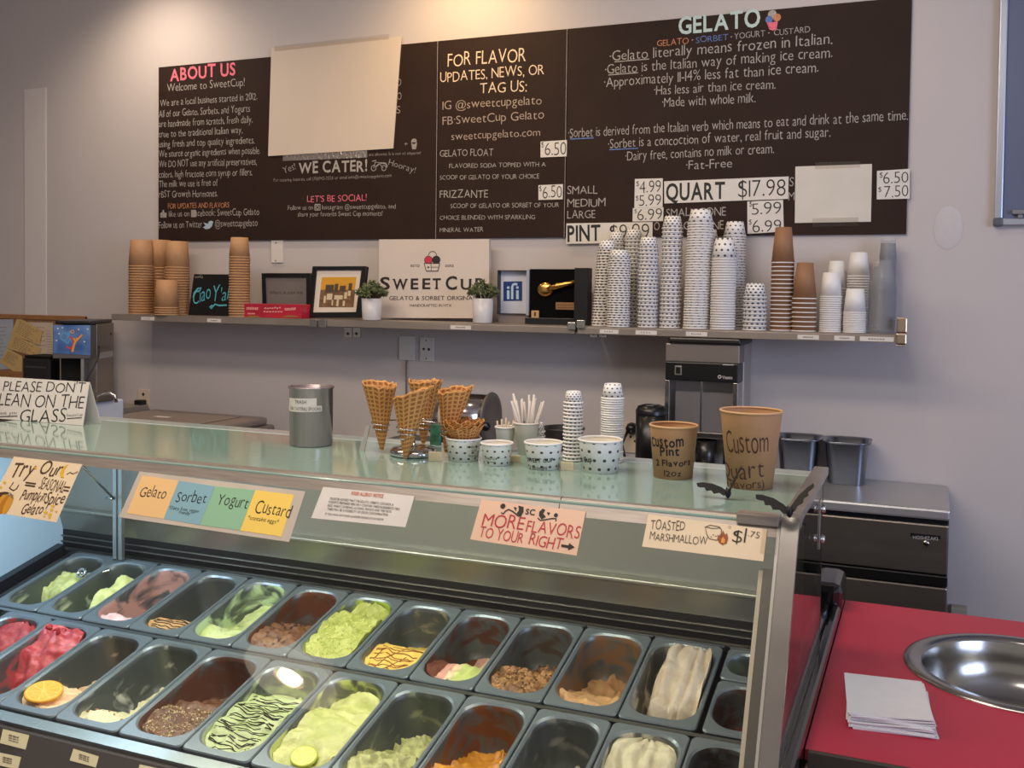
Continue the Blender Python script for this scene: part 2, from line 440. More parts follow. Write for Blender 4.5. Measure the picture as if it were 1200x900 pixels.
poly(BW, [(224, 246), (230, 246), (230, 254.5), (224, 254.5)], mb, off=.0006)
part('thumb_icon', mb, chalk_g, bA)
mb = MB(); poly(BW, [(238, 266.5), (241, 264.5), (238.5, 260.5), (241.5, 261.8), (244.3, 262), (244.8, 259.6), (247.6, 258.6), (250.2, 259.8), (249.4, 261.8), (248.8, 265), (245.6, 268), (241.2, 268.6)], mb)
part('bird_icon', mb, mat('chalk_pale_blue', (158, 180, 196), .9), bA)
lines(bA, 'catering_heading', chalk, [('WE CATER!', 350, 202.8, 430.3, 200.3, 12.5)], 'b')
lines(bA, 'catering_note', chalk_g, [('Yes!', 333, 204, 347, 198, 8), ('Hooray!', 455, 193, 486, 203, 7), ('For catering inquiries, call (713)942-2226 or email info@sweetcupgelato.com', 320.8, 213, 458.7, 207.5, 3.6),
    ('are allowed. It is not at expense!', 432, 182.8, 493, 180.6, 3.4), ('O', 464.8, 101, 470.2, 100.5, 9), ('O', 465.6, 117, 470.6, 116.4, 9), ('S', 464.6, 133, 469.3, 132.5, 9), ('+', 473.5, 171.5, 478, 171.2, 5)])
mb = MB()
ring(BW, 438, 197, 3.2, .28, mb); ring(BW, 450, 197, 3, .28, mb); stroke(BW, [(438, 197), (440, 190), (444, 190.5), (449, 197)], .9, mb); stroke(BW, [(436, 189), (441, 188)], .9, mb)
stroke(BW, [(441, 195), (446, 191), (452, 191.5), (454, 196)], 1.6, mb)
disc(BW, 485.3, 165.5, 3.2, mb); poly(BW, [(482, 167), (489, 167), (487.7, 175), (483.2, 175)], mb)
part('scooter_drawing', mb, chalk_g, bA)
lines(bA, 'social_heading', chalk_p, [("LET'S BE SOCIAL!", 360, 237, 429.7, 235.3, 7.5)])
mb = MB()
for r in [('Follow us on', 337.5, 246.2, 367, 245.6, 5.5), ('Instagram @sweetcupgelato, and', 377.5, 245.5, 463.7, 244.2, 5.5), ('share your favorite Sweet Cup moments!', 349, 253.8, 448.3, 252.8, 5.5)]:
    write(mb, BW, *r, wt='t', off=.0008, hand=.07)
stroke(BW, [(369.3, 239.8), (375.2, 239.6), (375.2, 246), (369.3, 246.2), (369.3, 239.8)], 1.2, mb); ring(BW, 372.2, 243, 1.9, .4, mb)
part('social_note', mb, chalk, bA)

lines(bB, 'tag_heading', mat('chalk_cream', (220, 198, 172), .9, vary=.15, vscale=160), [('FOR FLAVOR', 524.6, 78.2, 616, 72.2, 15), ('UPDATES, NEWS, OR', 516, 97, 637.6, 86.6, 11.5), ('TAG US:', 562.4, 110, 617.3, 107, 12.5)], 't')
lines(bB, 'contact_lines', mat('chalk_warm_grey', (166, 148, 134), .9, vary=.2, vscale=160), [('IG @sweetcupgelato', 518.6, 128.3, 634.8, 121.8, 10), ('FB·SweetCup Gelato', 518.6, 146, 637.6, 138.8, 10), ('sweetcupgelato.com', 529, 164.4, 633, 159, 9)], 't')
lines(bB, 'float_entry', chalk, [('GELATO FLOAT', 515.4, 183.7, 578, 182.4, 8), ('FLAVORED SODA TOPPED WITH A', 526.4, 197, 639.5, 195, 5), ('SCOOP OF GELATO OF YOUR CHOICE', 515.4, 210.6, 632, 209.3, 5.2)])
lines(bB, 'frizzante_entry', chalk, [('FRIZZANTE', 515.4, 232.2, 571.8, 231.5, 9), ('SCOOP OF GELATO OR SORBET OF YOUR', 528, 244, 655, 242.7, 5.2), ('CHOICE BLENDED WITH SPARKLING', 515.4, 257.6, 627, 256.8, 5), ('MINERAL WATER', 515.4, 272, 566.4, 271.4, 5)])

lines(bC, 'heading', chalk_t, [('GELATO', 795.2, 40.5, 890.9, 30.5, 19.5)], 'b', hand=.04, label='large pale teal heading GELATO')
lines(bC, 'kinds_line', chalk_o, [('GELATO', 770, 54.5, 807, 51.2, 7)]); lines(bC, 'kinds_line', chalk_b, [('SORBET', 815.5, 50.4, 853.5, 46.8, 7)])
lines(bC, 'kinds_line', chalk, [('·', 810.5, 51, 812.5, 50.8, 8), ('YOGURT', 860.6, 46, 896.5, 42.6, 7), ('·', 856, 47, 858, 46.8, 8), ('·', 900, 43, 902, 42.8, 8), ('CUSTARD', 907, 41.7, 949.3, 37.6, 7)])
mb = MB()
for r in [('·Gelato literally means frozen in Italian.', 714.5, 71.7, 975.4, 51.3, 12), ('·Gelato is the Italian way of making ice cream.', 709, 87, 975.4, 67, 11.5),
    ('·Approximately 11-14% less fat than ice cream.', 708, 102, 959, 84.2, 11.5), ('·Has less air than ice cream.', 766.5, 111, 908.8, 104, 11), ('·Made with whole milk.', 776, 125.4, 885.5, 120, 11)]:
    write(mb, BW, *r, wt='t', off=.0008, hand=.06)
stroke(BW, [(720, 72.6), (761, 69.2)], 1, mb); stroke(BW, [(713, 88), (748, 85.2)], 1, mb)
part('gelato_facts', mb, chalk, bC)
mb = MB()
for r in [('·Sorbet is derived from the Italian verb which means to eat and drink at the same time.', 666, 161.3, 1064, 140.5, 11), ('·Sorbet is a concoction of water, real fruit and sugar.', 712.7, 173.8, 973.3, 160.2, 11),
    ('·Dairy free, contains no milk or cream.', 733, 188.2, 907, 179.2, 11), ('·Fat-Free', 804, 198.2, 857.9, 196.4, 10.5)]:
    write(mb, BW, *r, wt='t', off=.0008, hand=.06)
part('sorbet_facts', mb, chalk, bC)
mb = MB(); stroke(BW, [(668, 163), (696, 161.6)], 1.1, mb); stroke(BW, [(714, 175.5), (748, 173.8)], 1.1, mb); part('underlines', mb, chalk_b, bC)
lines(bC, 'size_list', chalk, [('SMALL', 664.8, 227.6, 700.2, 226.9, 9.5), ('MEDIUM', 664.8, 242.7, 709.5, 242, 9.5), ('LARGE', 664.8, 256.3, 697.7, 255.6, 9.5),
    ('SMALL CONE', 780.8, 253.8, 850.7, 252.7, 9.5), ('LARGE CONE', 780.8, 269.5, 848, 268.4, 9.5), ('O', 766.5, 269.6, 773, 269.4, 9.5), ('S', 925, 218, 930, 218, 10), ('M', 924, 234.8, 931, 234.6, 10)])
mb = MB(); 
disc(BW, 905, 17, 5.2, mb, 0); disc(BW, 901.3, 23, 4.4, mb, 1, .0014); disc(BW, 910.6, 20.6, 4.6, mb, 2, .0014)
poly(BW, [(898.6, 26.6), (911.6, 25.4), (910.2, 34), (906, 36), (901.6, 34.6)], mb, 3, .0016)
part('ice_cream_drawing', mb, [chalk, chalk_b, chalk_o, chalk_p], bC)

# ------------------------------------------------------------------ papers taped to the boards
PW = PlaneY(BY-.003)
def price(label, pts, rows, wt='r', hand=.05, lean=.0012, name='price_paper', cat='price sign'):
    t = thing(name, label, cat, PW.to3(*PW.to2(*pts[3]), 0))
    part('sheet', sheet(PW, pts, -.0022, lean+.0014), paper, t)
    mb = MB()
    for r in rows: write(mb, PW, *r[:6], wt=(r[6] if len(r) > 6 else wt), off=.0008, hand=hand)
    part('price_lettering', mb, ink, t)
    return t
price('small white $6.50 paper beside GELATO FLOAT on the narrow chalkboard', [(633.5, 166), (664.3, 164), (664, 183.2), (633.5, 184.5)], [('$', 634.5, 173, 637.5, 172.8, 6, 'x'), ('6.50', 638.5, 182.3, 663.5, 181, 15, 'x')])
price('small white $6.50 paper beside FRIZZANTE on the narrow chalkboard', [(631, 217), (659.6, 215.8), (659.3, 233.5), (631, 234.3)], [('$', 632, 224, 635, 223.8, 6, 'x'), ('6.50', 636, 232.4, 658.5, 231.5, 14, 'x')])
price('white paper with $4.99 above $5.99 beside SMALL and MEDIUM', [(744, 209.7), (776.7, 208.9), (776.4, 242.8), (743.4, 243.7)], [('$', 745.5, 218, 749, 218, 6, 'x'), ('4.99', 749.5, 226.4, 774.5, 225.4, 14, 'x'), ('$', 745, 235, 748.5, 235, 6, 'x'), ('5.99', 749, 241.8, 774.8, 240.8, 13, 'x')])
price('white $6.99 paper beside LARGE, below the $4.99 paper', [(741.6, 243.9), (777.6, 243), (777, 259), (741.2, 259.6)], [('$', 743.4, 250, 746.5, 250, 5, 'x'), ('6.99', 747, 258.4, 776, 257.2, 13, 'x')])
price('long white paper strip reading QUART $17.98', [(778.3, 212.5), (924.2, 206.8), (923.5, 233), (778.5, 238.4)], [('QUART', 780.5, 235, 849.6, 232.5, 19, 'b'), ('$17.98', 865, 231.5, 920.6, 229.2, 20, 'x')], hand=.03)
price('long white paper strip reading PINT $9.99 below SMALL, MEDIUM, LARGE', [(663.8, 261.8), (764.7, 260.2), (764.4, 284), (663.4, 285.8)], [('PINT', 665, 282.8, 703.8, 281.4, 18, 'b'), ('$9.99', 714.5, 281, 761, 279.6, 18, 'x')], hand=.03)
price('white paper with $5.99 above $6.99 under the QUART strip', [(875.7, 236.1), (917.6, 234.3), (918.5, 271.2), (876, 274.2)], [('$', 878, 242, 881.5, 242, 6, 'x'), ('5.99', 881, 251.8, 915.5, 250.3, 14, 'x'), ('$', 877.5, 263, 881, 263, 6, 'x'), ('6.99', 882, 272.4, 915.8, 270.6, 14.5, 'x')])
price('white paper with $6.50 above $7.50 beside the blank sheet', [(1027.7, 200.3), (1066.2, 197.8), (1066, 232.7), (1027.4, 233.7)], [('$', 1030.5, 208, 1034.5, 208, 6, 'x'), ('6.50', 1035, 215.4, 1064.5, 214, 13, 'x'), ('$', 1029, 225, 1033, 225, 6, 'x'), ('7.50', 1036, 231.6, 1064.5, 230.4, 13, 'x')])
tape = glass_mat('clear_tape', (.95, .94, .93), .03, .2)
t = thing('blank_sheet', 'blank cream sheet taped near the lower corner of the GELATO chalkboard', 'paper', PW.to3(*PW.to2(931, 261), 0))
part('sheet', sheet(PW, [(932.1, 195.2), (1021.9, 192.1), (1020.6, 259.8), (931.4, 261.3)], -.0028, .003), mat('cream_card', (206, 200, 188), .6, vary=.03, vscale=10), t)
for q in ([(955, 190.5), (1008, 188.8), (1008, 196.5), (955, 198.2)], [(952, 256), (1006, 254.6), (1006, 264.5), (952, 266)]):
    part('tape_strip', sheet(PW, q, .0005, .0003), tape, t)
t = thing('poster_back', 'large blank white poster taped over the ABOUT US chalkboard', 'poster', PW.to3(*PW.to2(315, 183), 0))
part('sheet', sheet(PW, [(318.4, 56.5), (470.8, 42.7), (461, 174), (314.6, 183)], -.001, .004), mat('poster_white', (208, 193, 178), .55, vary=.02, vscale=3), t)
part('tape_strip', sheet(PW, [(322, 54.5), (456, 40), (456, 46), (322, 60.5)], .0035, .0003), tape, t)
foil = mat('crinkled_foil', (190, 182, 176), .3, .9, bump=1, bscale=60)
part('foil_strip', sheet(PW, [(331, 179), (430, 174), (430, 184.5), (331, 188.5)], -.0026, .0006, 6), foil, t, 'crinkled shiny strip under the poster')

# whiteboard at the edge of the wall
wb = at_y(1164.5, 265, D)
t = thing('whiteboard', 'grey-blue wall board with an aluminium frame on the bare wall', 'whiteboard', (wb.x+.6, D, wb.z))
alu = mat('aluminium_frame', (176, 182, 196), .35, .8)
part('board_surface', MB().box((wb.x+.02, D-.014, wb.z+.02), (wb.x+1.18, D-.004, 2.98)), mat('grey_board', (94, 102, 128), .35, vary=.03, vscale=3), t)
x0 = wb.x; z0 = wb.z
part('frame', MB().box((x0, D-.026, z0), (x0+.026, D-.001, 3.0), bev=.004).box((x0+1.174, D-.026, z0), (x0+1.2, D-.001, 3.0), bev=.004).box((x0+.026, D-.026, z0), (x0+1.174, D-.001, z0+.026), bev=.004).box((x0+.026, D-.026, 2.974), (x0+1.174, D-.001, 3.0), bev=.004), alu, t)
part('corner_cap', MB().box((x0-.003, D-.03, z0-.003), (x0+.03, D-.0005, z0+.03), bev=.008), mat('grey_corner', (84, 88, 100), .5), t)
p = at_y(1197, 250, D-.02)
single('marker_clip', MB().box((p.x-.03, D-.035, p.z-.004), (p.x+.03, D-.0142, p.z+.012), bev=.004, M=Matrix.Translation((0, 0, 0))).box((p.x-.012, D-.03, p.z-.018), (p.x+.004, D-.0142, p.z-.004), bev=.003), mat('clip_grey', (128, 128, 132), .45), 'small grey clip on the lower frame corner of the whiteboard', 'clip')

# ------------------------------------------------------------------ wall plates
def plate(name, label, u0, v0, u1, v1, cat, m=plastic_w, holes=()):
    a = at_y(u0, v0, D-.008); b = at_y(u1, v1, D-.008)
    t = thing(name, label, cat, ((a.x+b.x)/2, D-.004, b.z))
    part('cover_plate', MB().box((a.x, D-.008, b.z), (b.x, D-.0005, a.z), bev=.002), m, t)
    for (hu, hv, r) in holes:
        p = at_y(hu, hv, D-.008); mb = MB(); mb.lathe([(0, .0022), (r, .0018), (r, 0)], 12, M=Matrix.Rotation(pi/2, 4, 'X')); mb.v = [(x+p.x, y+D-.0075, z+p.z) for x, y, z in mb.v]
        part('socket', mb, mat('socket_dark', (52, 44, 42), .6), t)
    return t
plate('blank_wall_plate', 'off-white blank plate on the wall above the red carton', 317.5, 281, 331, 308, 'wall plate', holes=((323.6, 284.5, .003), (323, 305.5, .003)))
plate('outlet_plate', 'white coax wall plate with two sockets under the shelf', 492, 395, 508, 423.5, 'wall plate', holes=((496.6, 409, .006), (502.6, 409.4, .006), (499.4, 399, .003), (499.4, 420.4, .003)))
t = plate('junction_box', 'white junction box with a grey cable hanging out under the shelf', 467.5, 393.5, 485.5, 422.5, 'junction box', holes=())
a = at_y(477, 422, D-.012)
part('cable', MB().tube([(a.x, D-.012, a.z), (a.x-.004, D-.014, a.z-.02), (a.x-.003, D-.012, a.z-.16), (a.x-.006, D-.012, a.z-.5)], .004, 6), mat('cable_grey', (116, 106, 102), .5), t)
t = plate('power_outlet', 'ivory outlet holding a black plug above the grey freezer lid', 161.5, 456, 175, 479, 'outlet', mat('ivory', (206, 190, 168), .45), holes=((168, 462, .008),))
a = at_y(165, 475, D-.03)
single('black_adapter', MB().box((a.x-.028, D-.05, a.z-.028), (a.x+.02, D-.0082, a.z+.028), bev=.006), black_pl, 'black plug-in adapter on the ivory outlet above the grey freezer lid', 'adapter')
t = plate('power_outlet', 'beige outlet with a black plug and cord beside the black canister', 721, 494, 745, 531, 'outlet', mat('ivory', (206, 190, 168), .45), holes=((739, 512, .005), (744, 517, .005)))
a = at_y(739, 503, D-.03); mb = MB(); mb.lathe([(0, .03), (.016, .03), (.024, .012), (.026, 0)], 16, M=Matrix.Rotation(pi/2, 4, 'X')); mb.v = [(x+a.x, y+D-.009, z+a.z) for x, y, z in mb.v]
mb.tube([(a.x-.01, D-.036, a.z-.005), (a.x-.03, D-.05, a.z-.06), (a.x-.012, D-.04, a.z-.15), (a.x+.015, D-.03, a.z-.26), (a.x+.02, D-.03, a.z-.34)], .006, 8)
single('plug_and_cord', mb, black_pl, 'round black plug with a drooping cord in the beige outlet', 'plug')

# ------------------------------------------------------------------ wall shelf in three lengths
SH0, SZ = 3.72, 1.517
def shelf(u0, u1, label, tags, br, right_end=False):
    x0 = at_y(u0, 380, SH0).x+.002; x1 = at_y(u1, 380, SH0).x-.002
    t = thing('wall_shelf', label, 'shelf', ((x0+x1)/2, SH0+.14, SZ-.03))
    part('shelf_plate', MB().box((x0, SH0, SZ-.004), (x1, D-.001, SZ)).box((x0, SH0, SZ-.03), (x1, SH0+.004, SZ-.0041), bev=.001).box((x0, SH0+.004, SZ-.03), (x1, SH0+.02, SZ-.026)), mat('shelf_steel', (160, 148, 138), .34, .55, vary=.08, vscale=4), t)
    for q in br:
        bx = at_y(q, 385, SH0+.05).x
        mb = MB(); mb.prism([(SH0+.02, SZ-.0045), (D-.001, SZ-.0045), (D-.001, SZ-.04), (D-.02, SZ-.04), (SH0+.02, SZ-.02)], lambda a, b, o: Vector((bx+o, a, b)), .004)
        part('bracket', mb, steel_dk, t)
    for (a, b) in tags:
        pa = at_y(a, 380, SH0).x; pb = at_y(b, 380, SH0).x
        part('label_tag', MB().box((pa, SH0-.0015, SZ-.026), (pb, SH0-.0001, SZ-.010)), paper, t)
        w = random.Random(a); mb = MB()
        n = 4+int(w.random()*4)
        for i in range(n):
            q0 = pa+(pb-pa)*(.25+.5*i/n); mb.box((q0, SH0-.0019, SZ-.0205), (q0+(pb-pa)*.06, SH0-.0016, SZ-.0155))
        part('tag_print', mb, chalk_g, t)
    return t, x0, x1
s1, sx0, sx1 = shelf(130, 371, 'steel wall shelf length holding brown tubs and picture frames', ((165.5, 181), (243, 259)), (183, 366))
s2, _, _ = shelf(371, 674, 'steel wall shelf length below the shop name board', ((528, 552),), (412, 668))
s3, sx2, sx3 = shelf(676, 1062, 'steel wall shelf length holding the white cup stacks', ((703, 725), (745, 770), (804, 829), (935, 960), (978, 1002), (1008, 1048)), (701, 870))
def clip(t, u, v, w, h, y, m=steel):
    a = at_y(u-w/2, v-h/2, y); b = at_y(u+w/2, v+h/2, y); part('joint_clip', MB().box((a.x, y, b.z), (b.x, y+.012, a.z), bev=.002), m, t)
clip(s1, 367, 379, 8, 9, SH0-.013); clip(s2, 377.5, 379, 8, 9.5, SH0-.013); clip(s2, 669.5, 382, 9, 9, SH0-.013); clip(s3, 680, 380, 9, 10, SH0-.013)
for u, t in ((407, s2), (417, s2), (695, s3), (706, s3)):
    a = at_y(u-4.5, 386, 3.74); b = at_y(u+4.5, 396, 3.74)
    part('mount_plate', MB().box((a.x, 3.745, b.z), (b.x, 3.753, SZ-.031), bev=.002), steel, t)
    mb = MB(); mb.lathe([(0, .003), (.006, .002), (.006, 0)], 10, M=Matrix.Rotation(pi/2, 4, 'X')); c = at_y(u, 391, 3.74); mb.v = [(x+c.x, y+3.745, z+c.z) for x, y, z in mb.v]
    part('mount_screw', mb, black_mt, t)
a = at_y(1050.5, 372, SH0-.01); b = at_y(1062.5, 406, SH0-.01)
mb = MB().box((a.x, SH0-.012, SZ-.035), (b.x, SH0-.0005, SZ+.005), bev=.006).box((a.x+.002, SH0-.008, SZ+.006), (b.x, SH0+.008, a.z), bev=.004).box((a.x+.003, SH0-.008, b.z), (b.x-.003, SH0+.004, SZ-.036), bev=.003)
part('end_bracket', mb, mat('warm_bracket_steel', (190, 172, 150), .3, 1), s3, 'steel end bracket')
# ------------------------------------------------------------------ cups
def ordinal(n):
    w = ['top', 'second', 'third', 'fourth', 'fifth', 'sixth', 'seventh', 'eighth', 'ninth', 'tenth']
    if n < 10: return w[n]
    n += 1
    return f"{n}{'th' if 10 < n % 100 < 14 else {1:'st',2:'nd',3:'rd'}.get(n % 10, 'th')}"
kraft = mat('kraft_card', (182, 138, 98), .65, vary=.05, vscale=30)
kraft_rim = mat('kraft_rim', (202, 160, 116), .6)
white_card = mat('white_card', (230, 227, 224), .45)
dots_s = uv_dots('dotted_card_small', (232, 229, 226), (66, 60, 62), 13, 4.5, .27)
dots_m = uv_dots('dotted_card_medium', (232, 229, 226), (66, 60, 62), 11, 3.6, .2)
dots_l = uv_dots('dotted_card_large', (240, 236, 232), (78, 66, 60), 12, 3.6, .17)
clear = mat('clear_cup_plastic', (226, 228, 234), .12, spec=.7)
clear.node_tree.nodes['Principled BSDF'].inputs['Alpha'].default_value = .10
def cup_down(name, R, Rb, h, mats, n=28):
    """an upturned paper cup: rolled rim below, base above; materials: wall, rim"""
    mb = MB(); t = .0007; rr = .0022
    prof = [(R-t-.0004, rr), (R-.0002, rr*1.7), (Rb, h), (Rb-.0014, h), (Rb-.0018, h-.006), (0, h-.006)]
    mb.lathe([(R-t, rr*1.6)]+[(R, rr*1.6), (Rb, h), (Rb-.0012, h+.0002), (Rb-.0022, h-.005), (0, h-.0055)], n, vr=(1, 2), mi=0)
    mb.lathe([(R-t, rr*1.6), (Rb-t, h-.006), (0, h-.0065)], n, mi=2 if len(mats) > 2 else 0)
    mb.lathe([(R+rr*cos(a)*.9, rr+rr*sin(a)) for a in [pi*2*i/8 for i in range(9)]], n, mi=1)
    return link(name, mb, mats)
def stack(name, u, vb, Y, wpx, hpx, n, top_v, mats, label, group, cat='cup', taper=.74, lean=0, zb=None, clear_cup=False):
    """n upturned cups nested, rim width wpx, lowest rim at row vb and the top cup's base at row top_v"""
    z0 = SZ if zb is None else zb
    p = at_y(u, vb, Y); depth = Vector((p.x, Y, z0-EYE)).dot(_fw); s = depth/F_PX
    R = wpx*s/2; zt = at_y(u, top_v, Y).z; h = hpx*s
    off = (zt-z0-h)/max(1, n-1)
    o = cup_down(name, R-.002, (R-.002)*taper, h, mats)
    for i in range(n):
        c = o if i == 0 else o.copy()
        if i: COL.objects.link(c)
        k = i*off
        jx = random.uniform(-1, 1)*.0006
        c.location = (p.x+lean*k+jx, Y+random.uniform(-1, 1)*.0006, z0+.0002+k); c.rotation_euler = (0, 0, random.uniform(0, .35) if i < n-1 else .1)
        tag(c, f"{label.split('|')[0]}, {ordinal(n-1-i)} in the {label.split('|')[1]}", cat, group)
    return R, h
KR = [kraft, kraft_rim]
stack('kraft_tub', 187, 368, 3.93, 29, 33, 16, 281.5, KR, 'brown paper tub|stack behind the gap of the two tall tub stacks', 'brown tubs on the shelf', taper=.86)
stack('kraft_tub', 165.5, 368, 3.84, 29, 31, 19, 281.5, KR, 'brown paper tub|tall stack nearest the shelf end', 'brown tubs on the shelf', taper=.86)
stack('kraft_tub', 207.5, 369, 3.86, 29, 31, 19, 283, KR, 'brown paper tub|tall stack just before the Ciao sign', 'brown tubs on the shelf', taper=.86)
stack('kraft_tub', 195.5, 371, 3.755, 28, 33, 4, 328, KR, 'brown paper tub|short stack in front of two tall stacks', 'brown tubs on the shelf', taper=.86)
stack('kraft_tub', 280.5, 373, 3.765, 25, 23.5, 23, 278.5, KR, 'small brown tub|slim stack hiding the Ciao sign edge', 'brown tubs on the shelf', taper=.82)
DS = [dots_s, white_card, white_card]; DM = [dots_m, white_card, white_card]
G = 'dotted paper cups on the shelf'
stack('dotted_cup', 741, 376, 3.945, 22, 14, 24, 269, DS, 'small dotted white cup|stack behind, under the PINT price', G)
stack('dotted_cup', 721, 376, 3.945, 20, 14, 22, 272, DS, 'small dotted white cup|stack behind, half hidden under the PINT strip', G)
stack('dotted_cup', 704.5, 377.5, 3.83, 24, 14.5, 27, 282, DS, 'small dotted white cup|leaning stack beside the golden spoon case', G, lean=.07)
stack('dotted_cup', 724.5, 379, 3.76, 27.5, 12.5, 28, 293, DS, 'small dotted white cup|front stack second from the golden spoon case', G)
stack('dotted_cup', 758.7, 379, 3.78, 24.5, 14.5, 22, 278, DS, 'small dotted white cup|stack third from the golden spoon case', G)
stack('dotted_cup', 785, 380, 3.79, 25.5, 15, 26, 253.5, DS, 'small dotted white cup|tall stack fourth from the golden spoon case', G, lean=.012)
stack('dotted_cup', 829, 378, 3.95, 24, 16, 16, 269, DM, 'dotted white cup|stack peeping out behind the tallest stack', G)
stack('dotted_cup', 815.5, 381, 3.775, 31, 17.5, 40, 245.8, DM, 'dotted white cup|tallest white stack on the shelf', G, lean=.028)
stack('dotted_cup', 859, 381.5, 3.90, 27, 17.5, 34, 260, DM, 'dotted white cup|stack behind, with lettering on its top cup', G)
stack('dotted_cup', 846.5, 383, 3.765, 30, 25, 28, 279.5, DM, 'dotted white cup|thick front stack above the mixer machine', G, lean=.01)
stack('dotted_cup', 884, 384, 3.775, 28, 17, 9, 332, DS, 'small dotted white cup|short stack beside the tall brown coffee cups', G)
brown_c = mat('brown_coffee_cup', (150, 108, 76), .6, vary=.04, vscale=20)
KB = [brown_c, white_card, white_card]
stack('coffee_cup', 915.8, 384.5, 3.80, 27.5, 42, 17, 266.6, KB, 'brown coffee cup with white rim|tall stack of coffee cups', 'brown coffee cups on the shelf', taper=.70)
stack('coffee_cup', 941.8, 385.5, 3.78, 28.5, 42.5, 8, 308, KB, 'brown coffee cup with white rim|short stack of coffee cups', 'brown coffee cups on the shelf', taper=.68)
WC = [white_card, white_card]
stack('white_cup', 979, 384, 3.92, 24, 33, 16, 306, WC, 'plain white cup|half hidden stack behind the shorter white stack', 'plain white cups on the shelf', taper=.72)
stack('white_cup', 973, 386.5, 3.785, 26, 29, 17, 319.5, WC, 'plain white cup|front white stack beside the brown coffee cups', 'plain white cups on the shelf', taper=.76)
stack('white_cup', 1004.5, 385, 3.91, 26, 28.5, 22, 296, WC, 'plain white cup|tall white stack behind the clear cups side', 'plain white cups on the shelf', taper=.76)
stack('white_cup', 1001.5, 388, 3.78, 27, 28.5, 12, 338.5, WC, 'plain white cup|low front white stack next to clear cups', 'plain white cups on the shelf', taper=.78)
stack('clear_cup', 1038.5, 386, 3.93, 21, 26, 22, 277, [clear, clear], 'clear plastic cup|slim clear stack behind', 'clear cups at the shelf end', taper=.82)
stack('clear_cup', 1033, 389, 3.79, 34, 35, 14, 305, [clear, clear], 'clear plastic cup|wide clear stack at the shelf end', 'clear cups at the shelf end', taper=.62)

# ------------------------------------------------------------------ framed things and ornaments on the shelf
def leanbox(pts, y_bottom, k, t, mb=None, mi=0, bev=.002):
    """a slab standing on the shelf and leaning by k; sighted corners TL TR BR BL give its outline"""
    sf = Lean(y_bottom, SZ, k); mb = mb or MB(); q = [sf.to2(*p) for p in pts]
    mb.prism([tuple(a) for a in q], lambda a, b, o: sf.to3(a, max(b, SZ+.0005), -o), t, mi); return mb, sf
# Ciao canvas
mb, sf = leanbox([(227.3, 321.3), (271, 321.5), (268, 371.5), (220.7, 370)], 3.83, .10, .016)
t = thing('neon_style_canvas', 'black canvas with Ciao Y\'all in turquoise script behind the slim tub stack', 'sign', tuple(sf.to3(*sf.to2(245, 370), 0)))
part('canvas', mb, black_mt, t)
mb = MB(); write(mb, sf, 'Ciao', 226, 355.5, 247, 351.5, 16, 't', .0015, .15, .25); write(mb, sf, "Y'all", 248, 353.5, 269.5, 351.5, 17, 't', .0015, .15, .25)
stroke(sf, [(249, 357.5), (246, 360), (247.5, 361.6), (252, 356.5), (257, 358), (266, 357.6)], 1.5, mb)
stroke(sf, [(226.5, 349), (228, 343), (232, 338), (236, 337.4), (234, 341)], 1.5, mb)
part('script_lettering', mb, mat('turquoise_paint', (84, 176, 196), .5), t, 'turquoise script lettering')
mb = MB(); write(mb, sf, 'SweetCup', 228.5, 326, 238, 325.6, 3, 't', .0015); part('small_lettering', mb, chalk, t)
# grey card in a black frame
def frame(pts, y, k, label, fw, inner_m, name='picture_frame', cat='picture frame', mat_m=None, matw=0):
    mb, sf = leanbox(pts, y, k, .014)
    t = thing(name, label, cat, tuple(sf.to3(*sf.to2(*pts[3]), 0)))
    part('frame_back', mb, black_mt, t)
    q = [sf.to2(*p) for p in pts]; c = sum(q, Vector((0, 0)))/4
    w, h = (q[1]-q[0]).length, (q[0]-q[3]).length
    def inset(d): 
        return [Vector((p.x+(d if p.x < c.x else -d), p.y+(d if p.y < c.y else -d))) for p in q]
    i1 = inset(fw); mb = MB()
    for a in range(4):
        b = (a+1) % 4; mb.prism([tuple(q[a]), tuple(q[b]), tuple(i1[b]), tuple(i1[a])], lambda x, y_, o: sf.to3(x, max(y_, SZ+.0006), .0002+o), .008)
    part('frame_border', mb, black_pl, t)
    mb = MB(); mb.prism([tuple(p) for p in i1], lambda x, y_, o: sf.to3(x, y_, .0003+o), .002); part('insert', mb, inner_m, t)
    return t, sf, inset
t, sf, ins = frame([(307.7, 320.3), (364.6, 320.3), (364.3, 373.4), (309, 373)], 3.90, .06, "black frame with a grey card reading What's in your cup", .02, mat('grey_card', (112, 106, 104), .4))
mb = MB(); write(mb, sf, "What's in your cup", 316, 344.8, 355.3, 344.2, 3.6, 't', .0028, .03); part('card_lettering', mb, ink, t)
# photo of a cafe
pts = [(367.7, 312.6), (430.4, 312.4), (423.5, 372), (362.2, 371.8)]
mb, sf = leanbox(pts, 3.82, .16, .014)
t = thing('picture_frame', 'black frame with a white mount and a golden photo of a cafe', 'picture frame', tuple(sf.to3(*sf.to2(392, 371), 0)))
part('frame_back', mb, black_mt, t)
q = [sf.to2(*p) for p in pts]; i1 = [sf.to2(*p) for p in [(372, 317), (425, 316.8), (418.5, 366), (367.5, 366.5)]]
mb = MB()
for a in range(4):
    b = (a+1) % 4; mb.prism([tuple(q[a]), tuple(q[b]), tuple(i1[b]), tuple(i1[a])], lambda x, y_, o: sf.to3(x, max(y_, SZ+.0006), .0002+o), .010)
part('frame_border', mb, black_pl, t)
part('mount_card', sheet(sf, [(372, 317), (425, 316.8), (418.5, 366), (367.5, 366.5)], .0003, .002), mat('mount_white', (214, 202, 190), .6), t)
P = [(377.5, 325), (418.2, 324.6), (413, 359.5), (374, 360.2)]
